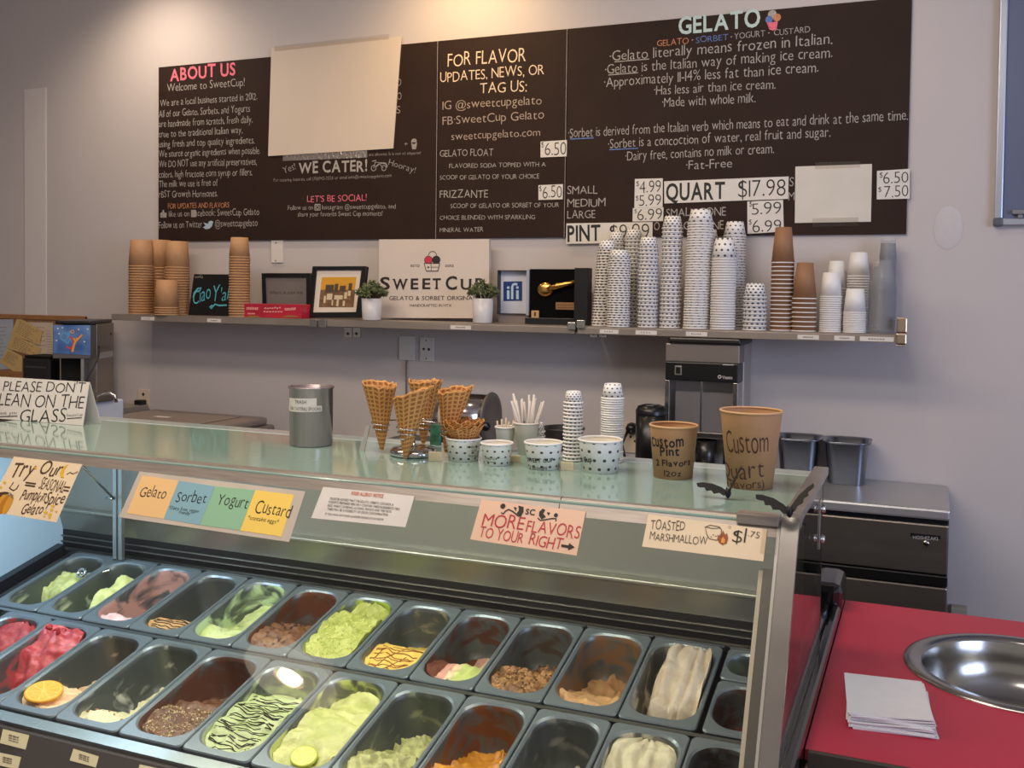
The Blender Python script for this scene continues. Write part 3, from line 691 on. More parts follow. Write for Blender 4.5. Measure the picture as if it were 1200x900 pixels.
def pq(a, b): 
    return (P[0][0]+(P[1][0]-P[0][0])*a+(P[3][0]-P[0][0])*b, P[0][1]+(P[3][1]-P[0][1])*b)
mb = MB(); poly(sf, P, mb, 0, .0027)
poly(sf, [pq(0, .42), pq(1, .42), pq(1, 1), pq(0, 1)], mb, 1, .003)
for (a, b, c, d) in ((.14, .25, .38, .5), (.4, .22, .5, .5), (.55, .28, .72, .48), (.8, .2, .9, .55)): poly(sf, [pq(a, b), pq(c, b), pq(c, d), pq(a, d)], mb, 2, .0033)
for (a, b, c, d) in ((.2, .55, .36, .75), (.42, .6, .66, .74), (.5, .74, .56, .96), (.12, .62, .18, .86), (.7, .5, .78, .72), (.8, .45, .88, .62), (.68, .78, .74, .96), (.36, .76, .4, .94)): poly(sf, [pq(a, b), pq(c, b), pq(c, d), pq(a, d)], mb, 3, .0036)
part('photo_print', mb, [mat('photo_amber', (206, 150, 44), .4), mat('photo_brown', (116, 88, 62), .4, vary=.3, vscale=60), mat('photo_dark', (82, 66, 56), .4), mat('photo_pale', (206, 190, 160), .4)], t, 'golden photo of people at cafe tables')
# red carton
a = at_y(286, 372, 3.745); b = at_y(352.5, 357, 3.745)
t = thing('red_carton', 'long red cardboard carton lying in front of the grey card frame', 'carton', ((a.x+b.x)/2, 3.78, SZ))
part('carton_body', MB().box((a.x, 3.745, SZ), (b.x, 3.83, b.z), bev=.002), mat('carton_red', (176, 32, 56), .4, vary=.12, vscale=14), t)
sf = PlaneY(3.745); mb = MB()
for (u0, v0, u1, v1, w) in ((289, 361.8, 303, 361.4, 2.6), (310, 361.2, 330, 360.8, 1.4), (309, 365.4, 332, 365, 1.2), (334, 362.4, 347, 362, 2.6), (290, 367.6, 299, 367.4, 1.4)):
    k = 7
    for i in range(k): 
        e0 = u0+(u1-u0)*i/k; stroke(sf, [(e0, v0+(v1-v0)*i/k+random.uniform(-.5, .5)), (e0+(u1-u0)/k*.7, v0+(v1-v0)*i/k+random.uniform(-.5, .5))], w, mb, 0, .0008)
part('carton_print', mb, mat('carton_pale_print', (226, 160, 150), .5), t)
mb = MB(); poly(sf, [(287.5, 371.8), (293, 369.6), (301, 370), (306, 371.8)], mb, 0, .0006); poly(sf, [(330, 371.8), (338, 369.2), (347, 370), (351, 371.6)], mb, 0, .0006); part('carton_gold_print', mb, mat('carton_gold', (150, 106, 52), .5), t)
# plants
def plant(u0, u1, v0, v1, fu0, fu1, fv0, Y, label):
    a = at_y(u0, v0, Y); b = at_y(u1, v1, Y); R = (b.x-a.x)/2*.93; cx = (a.x+b.x)/2; H = a.z-SZ
    t = thing('potted_succulent', label, 'potted plant', (cx, Y, SZ))
    mb = MB(); mb.lathe([(0, .001), (R*.86, .001), (R*.9, .004), (R, H), (R-.004, H), (R-.006, H-.012), (0, H-.013)], 28)
    part('pot', mb, mat('white_ceramic', (208, 204, 204), .35), t, local=True)
    mb = MB(); mb.lathe([(0, H-.012), (R-.007, H-.012), (R-.007, H-.02)], 16); part('soil', mb, mat('soil', (52, 40, 32), .9), t, local=True)
    rnd = random.Random(int(u0)); hw = (at_y(fu1, fv0, Y).x-at_y(fu0, fv0, Y).x)/2; ht = at_y(u0, fv0, Y).z-SZ
    mb = MB(); st = MB()
    for i in range(64):
        an = rnd.uniform(0, 2*pi); rr = sqrt(rnd.random()); ex = Vector((cos(an)*rr*hw, sin(an)*rr*hw*.8, H+.004+(ht-H)*(1-.75*rr*rr)*rnd.uniform(.5, 1)))
        ba = Vector((cos(an)*rr*R*.5, sin(an)*rr*R*.5, H-.012)); st.tube([ba, ba.lerp(ex, .6)+Vector((0, 0, .006)), ex], .0013, 5)
        for k in range(9):
            d = Vector((rnd.gauss(0, 1), rnd.gauss(0, 1), rnd.gauss(.4, 1))).normalized(); c = ex+d*.004
            bm = bmesh.new(); bmesh.ops.create_icosphere(bm, subdivisions=1, radius=1)
            q = d.to_track_quat('Z', 'Y').to_matrix().to_4x4()
            mb.frombm(bm, rnd.randint(0, 1), Matrix.Translation(c+d*.005) @ q @ Matrix.Diagonal((.0035, .0022, .0085, 1)), True)
    part('stems', st, mat('plant_stem', (84, 74, 48), .7), t, local=True)
    part('foliage', mb, [mat('leaf_green', (74, 88, 52), .5), mat('leaf_green_pale', (104, 112, 74), .5)], t, local=True)
plant(424.5, 447, 349.5, 374, 420.5, 454, 331.5, 3.76, 'white potted succulent between the cafe photo and the shop name board')
plant(553.5, 578, 349.5, 375, 549, 584, 331, 3.77, 'white potted succulent between the shop name board and the blue square frame')
# SWEET CUP board
pts = [(444.2, 280.6), (573.2, 280.2), (573.2, 373), (443.6, 372.4)]
mb, sf = leanbox(pts, 3.90, .04, .02)
t = thing('shop_sign_board', 'large off-white shop name board with a gelato tub emblem', 'sign', tuple(sf.to3(*sf.to2(508, 373), 0)))
part('board', mb, mat('sign_board_white', (208, 196, 186), .5, vary=.02, vscale=5), t)
mb = MB()
for ch, u0, u1, v, h in (('S', 445.4, 457, 339.2, 14), ('W', 460.5, 477.5, 339.2, 12), ('E', 481.4, 490.4, 338.8, 12), ('E', 495, 504.5, 338.6, 12), ('T', 507, 516.6, 338.6, 12), ('C', 522.2, 535.6, 339.2, 15), ('U', 540, 552.4, 339.2, 12), ('P', 557, 566.6, 338.4, 12)):
    write(mb, sf, ch, u0, v, u1, v-.1, h, 'b', .0012, 0)
    if ch in 'WTPU':
        top = v-h
        for e in ((u0-.6, u0+2.8), (u1-2.8, u1+.6)):
            if ch in 'WU': poly(sf, [(e[0], top), (e[1], top), (e[1], top+1), (e[0], top+1)], mb, 0, .0013)
    if ch in 'T': poly(sf, [(u0+2.6, v-1), (u1-2.6, v-1), (u1-2.6, v), (u0+2.6, v)], mb, 0, .0013)
    if ch == 'P': poly(sf, [(u0-1, v-1), (u0+4, v-1), (u0+4, v), (u0-1, v)], mb, 0, .0013)
part('name_lettering', mb, mat('sign_dark_brown', (42, 32, 32), .5), t)
mb = MB(); write(mb, sf, 'GELATO & SORBET ORIGINALS', 456.3, 351.6, 561.5, 351.6, 4.6, 'r', .0012, 0); write(mb, sf, 'HANDCRAFTED IN HTX', 480.3, 359.4, 529.3, 359.4, 3, 'r', .0012, 0); write(mb, sf, 'ESTD', 481.4, 312.8, 492, 312.7, 2.7, 'r', .0012, 0); write(mb, sf, '2012', 521.4, 312.8, 532, 312.7, 2.7, 'r', .0012, 0)
part('small_lettering', mb, mat('sign_dark_brown', (42, 32, 32), .5), t)
mb = MB(); ring(sf, 506.9, 300, 5.2, .14, mb, 1); disc(sf, 506.9, 300, 4.5, mb, 2, .001)
disc(sf, 502.2, 304.6, 4.9, mb, 1, .0016); disc(sf, 502.2, 304.6, 4.3, mb, 0, .0019); disc(sf, 511.4, 304.6, 4.9, mb, 1, .0018)
poly(sf, [(497, 308.4), (516, 308.4), (513.6, 318), (499.4, 318)], mb, 1, .002); poly(sf, [(498, 309.3), (515, 309.3), (513, 317.2), (500, 317.2)], mb, 2, .0023)
disc(sf, 502.3, 313.3, 1.2, mb, 1, .0026, 8); stroke(sf, [(505.4, 309.4), (505.8, 317.2)], .6, mb, 1, .0026); stroke(sf, [(505.4, 313.2), (514, 313.2)], .6, mb, 1, .0026)
part('tub_emblem', mb, [mat('emblem_red', (196, 44, 74), .5), mat('sign_dark_brown', (42, 32, 32), .5), mat('sign_board_white', (208, 196, 186), .5)], t, 'emblem of a tub with red, dark and pale scoops')
# ifi frame
pts = [(583.3, 316.6), (621.5, 316.2), (619, 368.4), (584, 368.6)]
sf = PlaneY(3.86)
a = sf.to2(583.3, 316.6); b = sf.to2(619.8, 368.6)
t = thing('blue_square_plaque', 'white box frame holding a dark blue square with three pale letters', 'plaque', ((a.x+b.x)/2, 3.87, b.y))
part('plaque_foot', MB().box((a.x+.004, 3.868, SZ+.0003), (b.x-.002, 3.93, b.y-.0002)), mat('plaque_foot_grey', (132, 122, 116), .5), t)
mb = MB()
for (p, q) in (((a.x, a.y-.003), (b.x, a.y)), ((a.x, b.y), (b.x, b.y+.003)), ((a.x, b.y), (a.x+.003, a.y)), ((b.x-.003, b.y), (b.x, a.y))): mb.box((p[0], 3.857, p[1]), (q[0], 3.93, q[1]))
part('frame_border', mb, mat('frame_dark', (46, 44, 50), .4), t)
part('backing', MB().box((a.x+.003, 3.888, b.y+.003), (b.x-.003, 3.895, a.y-.003)), mat('plaque_white', (206, 208, 220), .4), t)
sf2 = PlaneY(3.888)
mb = MB(); poly(sf2, [(590, 330), (612, 329.6), (612, 352.6), (590, 352.8)], mb, 0, .0008)
for u in (594.2, 605):
    poly(sf2, [(u, 340.2), (u+3, 340.2), (u+3, 350.6), (u, 350.6)], mb, 1, .0014); disc(sf2, u+1.5, 337, 1.6, mb, 1, .0014, 10)
stroke(sf2, [(600.4, 350.6), (600.4, 336), (601.4, 333.6), (603.4, 332.8), (606.4, 333.4)], 2.6, mb, 1, .0014)
part('blue_square_mark', mb, [mat('plaque_blue', (32, 58, 118), .4), mat('plaque_pale', (190, 212, 224), .4)], t, 'dark blue square with pale letters')
# golden spoon case
sf = PlaneY(3.845)
a = at_y(620.5, 315.2, 3.845); b = at_y(678.5, 375.6, 3.845); c = at_y(694, 315, 3.80); z0 = SZ+.0005
t = thing('award_case', 'open black presentation case holding a golden gelato spoon', 'award', ((a.x+c.x)/2, 3.85, SZ))
vel = mat('black_velvet', (10, 9, 10), .95, spec=.1)
part('case_back', MB().box((a.x, 3.85, z0), (b.x+.03, 3.87, a.z), bev=.002), vel, t)
part('case_wing', MB().box((b.x-.004, 3.79, z0), (b.x+.052, 3.849, a.z+.004), bev=.002), black_pl, t)
part('case_ledge', MB().box((a.x, 3.80, z0), (b.x-.006, 3.849, z0+.026), bev=.002), black_pl, t)
part('case_edge', MB().box((a.x-.012, 3.842, z0+.034), (a.x-.0005, 3.86, a.z-.002), bev=.001), mat('case_edge_silver', (176, 178, 190), .3, .3), t, 'pale silver edge of the case')
def goldm(): return mat('gold_metal', (214, 168, 96), .25, 1)
c0 = sf.to2(639, 339.4); rr = (sf.to2(648, 339.4)-c0).length
mb = MB(); vs, fs = grid(lambda i, j: (c0.x+rr*1.05*i*cos(2*pi*j), 3.846-.016*(1-i*i)**.5-.001, c0.y+rr*.95*i*sin(2*pi*j)), 10, 28); mb.add(vs, fs, None, 0, True)
h0 = sf.to2(643, 339); h1 = sf.to2(655, 335); h2 = sf.to2(678, 330)
mb.tube([(h0.x, 3.838, h0.y), (h1.x, 3.834, h1.y), (h1.lerp(h2, .3).x, 3.838, h1.lerp(h2, .3).y), (h2.x, 3.838, h2.y)], [.012, .014, .010, .011], 12)
part('golden_spoon', mb, goldm(), t, 'golden gelato spoon')
a1 = sf.to2(651, 354.3); b1 = sf.to2(677, 363.2); part('name_plate', MB().box((a1.x, 3.847, b1.y), (b1.x, 3.8498, a1.y), bev=.0005), mat('brass_plate', (176, 132, 92), .35, .7), t)
mb = MB(); sfp = PlaneY(3.8465); 
for v in (357.2, 360.4):
    for i in range(8): stroke(sfp, [(653.5+i*2.8, v+random.uniform(-.3, .3)), (655.4+i*2.8, v+random.uniform(-.3, .3))], .8, mb, 0, .0004)
part('plate_lettering', mb, mat('plate_dark', (88, 56, 36), .5), t)
a1 = at_y(622, 359.3, 3.798); b1 = at_y(630.6, 368, 3.798)
t2 = thing('small_badge', 'tiny gold square card with a dark mark in front of the spoon case', 'badge', ((a1.x+b1.x)/2, 3.797, SZ+.027))
zz = SZ+.0268
part('card', MB().box((a1.x, 3.805, zz), (b1.x, 3.809, zz+.029), bev=.0005), mat('badge_gold', (196, 160, 112), .4, .2), t2)
mb = MB(); cx = (a1.x+b1.x)/2; mb.box((cx-.004, 3.8042, zz+.006), (cx+.004, 3.8049, zz+.023)); part('mark', mb, mat('badge_dark', (70, 50, 34), .5), t2)
# ------------------------------------------------------------------ gelato display case
ZT = 1.265                                   # top of the case
YR = 1.735                                   # front edge of the top
def _glass():
    pts = [(YR, ZT-.006)]; n = 60; Lg = .69
    for i in range(n):
        a = radians(57+3*(i+.5)/n); d = Lg/n; y, z = pts[-1]; pts.append((y-cos(a)*d, z-sin(a)*d))
    return pts, Lg, n
GP, GL_, GN = _glass()
class Glass:
    """the curved front glass; a runs along the case, b = minus the distance down the glass"""
    def pt(s, q):
        t = min(max(q/GL_*GN, 0), GN-.001); i = int(t); f = t-i
        (y0, z0), (y1, z1) = GP[i], GP[i+1]; ty, tz = y1-y0, z1-z0; l = sqrt(ty*ty+tz*tz)
        if q < 0: return y0+ty/l*q, z0+tz/l*q, tz/l, -ty/l
        return y0+ty*f, z0+tz*f, tz/l, -ty/l
    def to2(s, u, v):
        d = ray(u, v); lo, hi = -.2, GL_
        for _ in range(40):
            m_ = (lo+hi)/2; y, z, _a, _b = s.pt(m_); zr = EYE+d.z*y/d.y
            if zr < z: lo = m_
            else: hi = m_
        y = s.pt(lo)[0]; return Vector((d.x*y/d.y, -lo))
    def to3(s, a, b, o):
        y, z, ny, nz = s.pt(-b); return Vector((a, y+ny*o, z+nz*o))
GS = Glass()
XE0, XE1 = -2.40, -.205                      # case ends
clear_g = glass_mat('front_glass_pane', (.97, .985, .975), .05, .02)
end_g = glass_mat('end_glass_pane', (.97, .98, .98), .05, .02)
cs = thing('gelato_display_case', 'long gelato display case with a pale green glass top and curved front glass', 'display case', (-1.3, 1.9, 0))
# top glass with its milky green underside
top_m = mat('milky_green_glass', (138, 166, 152), .09, spec=.5, coat=.4, rgb2=(146, 172, 162), vscale=3)
part('top_glass', MB().box((XE0, YR-.002, ZT-.012), (-.222, 2.20, ZT), bev=.003), top_m, cs, 'pale milky green glass top')
part('top_rear_strip', MB().box((XE0, 2.2005, ZT-.014), (-.222, 2.262, ZT+.001), bev=.003), mat('rear_strip_grey', (176, 190, 190), .15, .0, spec=.6, coat=.4), cs)
# rail along the front of the top
railm = mat('rail_steel', (164, 154, 144), .34, .45, vary=.12, vscale=7, stretch=(1.5, 20, 20))
RP = [(YR-.014, ZT-.024), (YR+.004, ZT+.004), (YR+.02, ZT+.004), (YR+.02, ZT-.0135), (YR-.006, ZT-.0245)]
for xa, xb in ((XE0, -.62), (-.618, -.222)):
    mb = MB(); mb.prism(RP, lambda a, b, o: Vector((xa+o, a, b)), xb-xa); part('front_rail', mb, railm, cs)
mb = MB(); mb.box((-.295, YR-.010, ZT-.008), (-.224, YR+.022, ZT+.010), bev=.002); part('rail_end_block', mb, railm, cs)
# front glass
mb = MB(); vs, fs = grid(lambda i, j: GS.to3(XE0+(-.227-XE0)*i, -.012-(GL_-.014)*j, 0), 1, 40); mb.add(vs, fs, None, 0, True)
part('front_glass', mb, clear_g, cs, 'clear curved front glass')
# end post that follows the glass and bends over the top
def strip(x0, x1, s0, s1, o0, o1, mb, n=30):
    k = []
    for i in range(n+1):
        q = s0+(s1-s0)*i/n
        k.append([GS.to3(x, -q, o) for x, o in ((x0, o0), (x1, o0), (x1, o1), (x0, o1))])
    vs = [p for r in k for p in r]; fs = [[i*4+j, i*4+(j+1) % 4, i*4+4+(j+1) % 4, i*4+4+j] for i in range(n) for j in range(4)]+[[3, 2, 1, 0], [n*4, n*4+1, n*4+2, n*4+3]]
    mb.add(vs, fs, None, 0, False)
mb = MB(); strip(-.220, -.191, -.012, GL_, -.004, .010, mb)
prof = [(YR-.002, ZT-.012), (YR+.006, ZT+.004), (YR+.024, ZT+.010), (YR+.06, ZT+.012), (2.262, ZT+.012), (2.262, ZT-.004), (YR+.05, ZT-.004), (YR+.02, ZT-.012)]
mb.prism(prof, lambda a, b, o: Vector((-.220+o, a, b)), .029)
part('end_post', mb, mat('post_steel', (168, 162, 154), .26, .75, vary=.10, vscale=9), cs, 'bright steel end post')
mb = MB(); strip(-.2265, -.2215, .0, GL_, -.002, .004, mb); part('glass_edge_seal', mb, mat('seal_grey', (196, 196, 190), .3, .3), cs)
mb = MB(); strip(-.252, -.245, .075, GL_, -.030, -.012, mb); part('inner_end_strip', mb, mat('strip_cream', (202, 192, 172), .4), cs, 'cream strip inside the end of the case')  # cream strip just behind the front glass
mb = MB(); strip(-.2445, -.2275, .075, GL_, -.018, -.010, mb); part('inner_end_plate', mb, mat('trim_grey', (104, 100, 94), .4, .3), cs)
# end glass above the black bumper, its hinge
mb = MB(); poly2 = [(YR+.02, ZT-.004), (2.27, ZT-.004), (2.27, .872), (1.515, .872)]
mb.prism(poly2, lambda a, b, o: Vector((-.2075+o, a, b)), .005); part('end_glass', mb, end_g, cs, 'clear end glass')
part('end_glass_edge', MB().box((-.208, 2.2705, .872), (-.202, 2.274, ZT+.010)), mat('edge_dark', (30, 34, 34), .3), cs)
mb = MB()
for z in (1.195, 1.13):
    mb.lathe([(0, .012), (.008, .011), (.010, .006), (.006, .003), (.006, 0)], 12, c=(-.2025, 2.215, z), M=Matrix.Rotation(pi/2, 4, 'Y'))
mb.box((-.2025, 2.20, 1.11), (-.2000, 2.23, 1.215), bev=.001)
part('glass_hinge', mb, chrome, cs)
# black bumper along the end
gloss_b = mat('gloss_black', (12, 12, 13), .14, coat=.5)
mb = MB(); mb.box((-.247, 1.30, .80), (-.2095, 2.619, .876), bev=.010); part('end_bumper', mb, gloss_b, cs, 'glossy black bumper rail')
mb = MB(); mb.box((-.2085, 1.30, .80), (-.1835, 2.619, .872), bev=.008); part('end_bumper', mb, gloss_b, cs, 'glossy black bumper rail')
mb = MB(); mb.box((-.258, 2.62, .80), (-.1832, 2.80, .922), bev=.02); part('bumper_cap', mb, gloss_b, cs)
# inside: back panel, lip, lower band, dark vents
X1 = -.26
back_m = mat('case_back_steel', (150, 150, 142), .36, .5, vary=.05, vscale=2)
part('back_panel', MB().box((XE0, 2.235, .99), (X1, 2.245, ZT-.013)), back_m, cs)
part('back_lip', MB().box((XE0, 2.205, .985), (X1, 2.236, .995), bev=.003), mat('lip_steel', (150, 150, 140), .35, .6), cs)
mb = MB(); mb.prism([(2.215, .984), (2.235, .984), (2.245, .925), (2.232, .925)], lambda a, b, o: Vector((XE0+o, a, b)), X1-XE0)
part('lower_band', mb, mat('band_steel', (150, 148, 138), .34, .8, bump=.25, bscale=3), cs)
blk = mat('vent_black', (20, 19, 18), .45)
part('vent_channel', MB().box((XE0, 2.232, .872), (X1, 2.25, .924)), blk, cs)
for z in (.905, .888): part('vent_rib', MB().box((XE0, 2.224, z), (X1, 2.2318, z+.0035), bev=.001), mat('rib_grey', (118, 116, 108), .3, .8), cs)
# pan deck: sloping frame the pans hang in
TL = .2376; ct, st_ = cos(TL), sin(TL)
def deck(x, q, o=0):
    """q metres down the slope from the back edge, o above it"""
    return Vector((x, 2.205-q*ct-o*st_, .8712-q*st_+o*ct))
def dbox(mb, x0, x1, q0, q1, o0, o1, mi=0):
    mb.add([deck(x, q, o) for o in (o0, o1) for q in (q0, q1) for x in (x0, x1)], [[0, 2, 3, 1], [4, 5, 7, 6], [0, 1, 5, 4], [2, 6, 7, 3], [0, 4, 6, 2], [1, 3, 7, 5]], None, mi)
L1, L2, QM, QF = .299, .325, .3055, .655
mb = MB(); dbox(mb, XE0+.04, X1+.02, -.012, .003, -.012, .004); part('deck_rail', mb, steel, cs)
mb = MB(); dbox(mb, XE0+.04, X1+.02, .300, .311, -.03, -.004); part('deck_rail', mb, steel, cs)
mb = MB(); dbox(mb, XE0+.04, X1+.02, .640, .668, -.03, -.006); dbox(mb, XE0+.04, X1+.02, .668, .690, -.05, -.018); part('deck_front_ledge', mb, mat('ledge_steel', (150, 158, 156), .26, .7), cs)
mb = MB(); dbox(mb, XE0+.04, X1+.02, 0, .66, -.17, -.16); part('cold_well', mb, mat('well_grey', (74, 76, 78), .5, .3), cs)
# end wall on the far side, pale blue
endm = mat('end_wall_pale_blue', (176, 198, 214), .35)
mb = MB(); mb.prism([(2.26, .60), (2.26, ZT-.013), (YR+.02, ZT-.02), (1.44, .76), (1.44, .60)], lambda a, b, o: Vector((XE0+o, a, b)), .03); part('end_wall', mb, endm, cs, 'pale blue inner end wall')
part('end_wall_kerb', MB().box((XE0+.0305, 1.57, .70), (XE0+.05, 2.232, .74)), black_pl, cs)
mb = MB(); dbox(mb, XE0+.0305, XE0+.058, -.01, .66, -.02, .012); part('end_kerb', mb, mat('kerb_dark', (44, 46, 52), .3, .5), cs)
a = at_y(140, 655, 2.19)
part('rear_post', MB().box((a.x-.016, 2.18, .875), (a.x-.003, 2.193, ZT-.013), bev=.001).box((a.x+.004, 2.18, .875), (a.x+.017, 2.193, ZT-.013), bev=.001), mat('post_pale_steel', (186, 190, 186), .3, .9), cs)
mb = MB()
for (p, q) in (((a.x, 2.17, 1.05), (a.x+.06, 1.98, 1.19)), ((a.x-.03, 2.17, 1.05), (a.x, 2.17, 1.05))): mb.tube([p, q], .0035, 6)
part('shelf_stay', mb, chrome, cs)
# lamps under the rail
lampm = emit('tube_lamp', (250, 255, 240), 3)
part('tube_housing', MB().box((XE0+.05, 1.765, ZT-.028), (X1, 1.80, ZT-.0125)), mat('tube_housing', (150, 150, 146), .4, .6), cs)
# cabinet below
part('label_panel', MB().add([(XE0+.04, 1.545, .700), (X1, 1.545, .700), (X1, 1.43, .58), (XE0+.04, 1.43, .58), (XE0+.04, 1.560, .700), (X1, 1.560, .700), (X1, 1.56, .58), (XE0+.04, 1.56, .58)],
    [[0, 3, 2, 1], [4, 5, 6, 7], [0, 1, 5, 4], [3, 7, 6, 2], [0, 4, 7, 3], [1, 2, 6, 5]]), mat('label_panel_dark', (58, 50, 46), .45), cs)
part('cabinet', MB().box((XE0, 1.345, .08), (XE1-.0345, 2.25, .579), bev=.01), mat('cabinet_dark', (52, 46, 44), .4), cs)
part('plinth', MB().box((XE0+.03, 1.42, 0), (XE1-.06, 2.2, .079)), black_mt, cs)
part('rear_wall', MB().box((XE0, 2.251, .581), (XE1-.0345, 2.262, ZT-.02)), steel_dk, cs)

# little flavour cards on the dark strip
LP = Lean(1.545, .700, (1.545-1.43)/.12)
for k, (pts, lab) in enumerate([([(4, 854.5), (34.5, 861.8), (30, 878.6), (0, 871)], 'small cream flavour card on the dark strip, below the orange slice pan'), ([(-2, 881.6), (25, 887.5), (21, 902), (-6, 896)], 'small cream flavour card in the lower row, nearest the frame corner'),
    ([(86.5, 877.6), (116, 886.6), (112.5, 899.6), (82, 891.4)], 'small cream flavour card below the cream and nut pan'), ([(164, 896), (192, 902), (189, 918), (160, 912)], 'small cream flavour card below the chopped nut pan')]):
    c = LP.to3(*LP.to2(*pts[3]), 0); t = thing('flavour_card', lab, 'label card', tuple(c))
    part('card', sheet(LP, pts, .0003, .001), mat('card_tan', (206, 192, 156), .6), t)
    mb = MB(); (x0, y0), (x1, y1) = pts[0], pts[2]
    for r in range(3):
        f = (.32, .5, .66)[r]; 
        for i in range(5): 
            cx = x0+(x1-x0)*(.28+.09*i)+(pts[3][0]-pts[0][0])*f*.3; cy = y0+(pts[3][1]-y0)*f+(pts[1][1]-y0)*(.28+.09*i); stroke(LP, [(cx, cy), (cx+(1.6 if i % 2 else 2.2), cy+.5)], 1.2 if r < 1 else .7, mb, 0, .0017)
    part('card_print', mb, mat('card_print_brown', (110, 96, 74), .6), t)

# ------------------------------------------------------------------ signs taped to the glass
def gsign(name, label, pts, m, cat='sign', o=.0040, n=10):
    t = thing(name, label, cat, tuple(GS.to3(*GS.to2(*pts[3]), o)))
    part('sheet', sheet(GS, pts, o, .0008, n), m, t); return t
GO = .0056
def gl(t, rows, m, name='lettering', wt='r', hand=.06, slant=0, label=None, off=GO):
    mb = MB()
    for r in rows: write(mb, GS, *r[:6], wt=(r[6] if len(r) > 6 else wt), off=off, hand=hand, slant=slant)
    return part(name, mb, m, t, label)
brown_i = mat('brown_ink', (74, 46, 24), .6); red_i = mat('red_ink', (182, 34, 52), .6); gold_i = mat('gold_ink', (204, 152, 46), .6); blk_t = ink
t = gsign('seasonal_sign', 'cream handmade sign with a pumpkin reading Try Our Seasonal Pumpkin Spice Gelato', [(18, 536), (97.8, 545), (67.5, 613), (-14.6, 599.6)], cream)
gl(t, [('Try', 12, 560, 39, 559, 16, 'r'), ('Our', 45.5, 557.5, 71, 559, 15, 'r'), ('Pumpkin', 24.5, 587, 53, 589, 11, 'r'), ('Spice', 53, 591, 75, 592, 12, 'r'), ('Gelato', 25.5, 602.5, 50, 604, 11, 'r')], brown_i, slant=.18, hand=.12)
gl(t, [('SEASONAL', 46.5, 573.6, 75, 578.6, 12, 't')], brown_i, 'seasonal_word')
mb = MB(); stroke(GS, [(24, 569), (22, 573), (18, 576), (13, 573), (18, 566)], 1.1, mb, 0, GO)
for (u0, v0, u1, v1) in ((32, 566.4, 44, 568), (31.4, 569.4, 43, 571), (77, 571.6, 84, 572.4), (76, 575.4, 82.4, 576.4)): stroke(GS, [(u0, v0), (u1, v1)], 1.4, mb, 0, GO)
stroke(GS, [(80, 557), (84, 554.5), (87, 556.5), (91, 555), (93, 553.5)], .8, mb, 0, GO)
part('flourish', mb, brown_i, t)
mb = MB(); 
poly(GS, [(82.5, 545), (76, 548), (72.2, 555), (73, 560.4), (77, 561.4), (76.2, 556), (78, 550)], mb, 0, GO)
def star(u, v, r):
    poly(GS, [(u+r*(1 if i % 2 == 0 else .42)*cos(pi/2+i*pi/5), v-r*(1 if i % 2 == 0 else .42)*sin(pi/2+i*pi/5)) for i in range(10)], mb, 0, GO)
for s_ in ((55.5, 601.5, 3.2), (60.5, 604, 3.2), (64, 594, 3), (62.5, 598.5, 2.6), (68, 600.5, 2), (54, 606, 1.6), (7.5, 566.5, 2.6), (3, 572, 2.2), (43.5, 549.5, 2.4), (60, 607.6, 1.8)): star(*s_)
part('moon_and_stars', mb, mat('yellow_ink', (222, 176, 40), .6), t, 'yellow moon and stars')
mb = MB()
for k, (dx, w) in enumerate(((-8, 4), (-4.5, 5), (0, 5.5), (5, 5.2), (9, 4))): disc(GS, 2.5+dx, 592.2, w, mb, k % 2, GO+.0001*k, 16, ry=10.6)
poly(GS, [(-2, 582.5), (0, 578.5), (8, 577.4), (13, 578), (12, 580), (5, 580.6), (3, 583.4)], mb, 2, GO+.0008)
poly(GS, [(13.5, 577.6), (17.2, 581.4), (17.8, 586), (15.2, 584)], mb, 3, GO+.0008)
part('pumpkin_drawing', mb, [mat('pumpkin_orange', (206, 146, 40), .6), mat('pumpkin_orange_deep', (178, 116, 26), .6), brown_i, mat('leaf_grey', (110, 104, 108), .6)], t, 'orange pumpkin drawing')
# four kinds
film = mat('laminate_edge', (196, 184, 170), .25, vary=.05, vscale=10, coat=.4)
t = gsign('kinds_sign', 'laminated sign with four coloured squares Gelato, Sorbet, Yogurt, Custard', [(165, 553.4), (359, 577), (340, 636), (141, 606.8)], film)
for nm, pts, c in (('peach_square', [(168.3, 558.3), (211.2, 564.4), (193.4, 609), (150, 602.5)], (232, 190, 130)), ('blue_square', [(211.4, 564.4), (253.5, 570.9), (235.6, 616.2), (193.6, 609)], (130, 172, 184)),
    ('green_square', [(253.7, 570.9), (300.6, 575.4), (282.7, 622.7), (235.8, 616.2)], (140, 186, 150)), ('yellow_square', [(300.8, 575.4), (346, 581), (331.5, 630), (282.9, 622.7)], (240, 204, 96))):
    part(nm, sheet(GS, pts, .0049, .0004, 6), mat(nm, c, .5), t)
gl(t, [('Gelato', 164.5, 582.6, 195, 585, 11.5), ('Sorbet', 207, 588.9, 242, 591, 12), ('Yogurt', 255, 592, 291, 596.4, 12.5), ('Custard', 299, 602, 340.6, 607.2, 14)], ink, wt='t', hand=.1)
gl(t, [('•Dairy free, vegan'.replace('•', '*'), 199, 597.4, 234, 602, 3.6), ('friendly*', 211, 603, 226, 605, 3.4), ('*contains eggs*', 291.5, 609.5, 327.3, 615, 4.4)], ink, 'small_lettering')
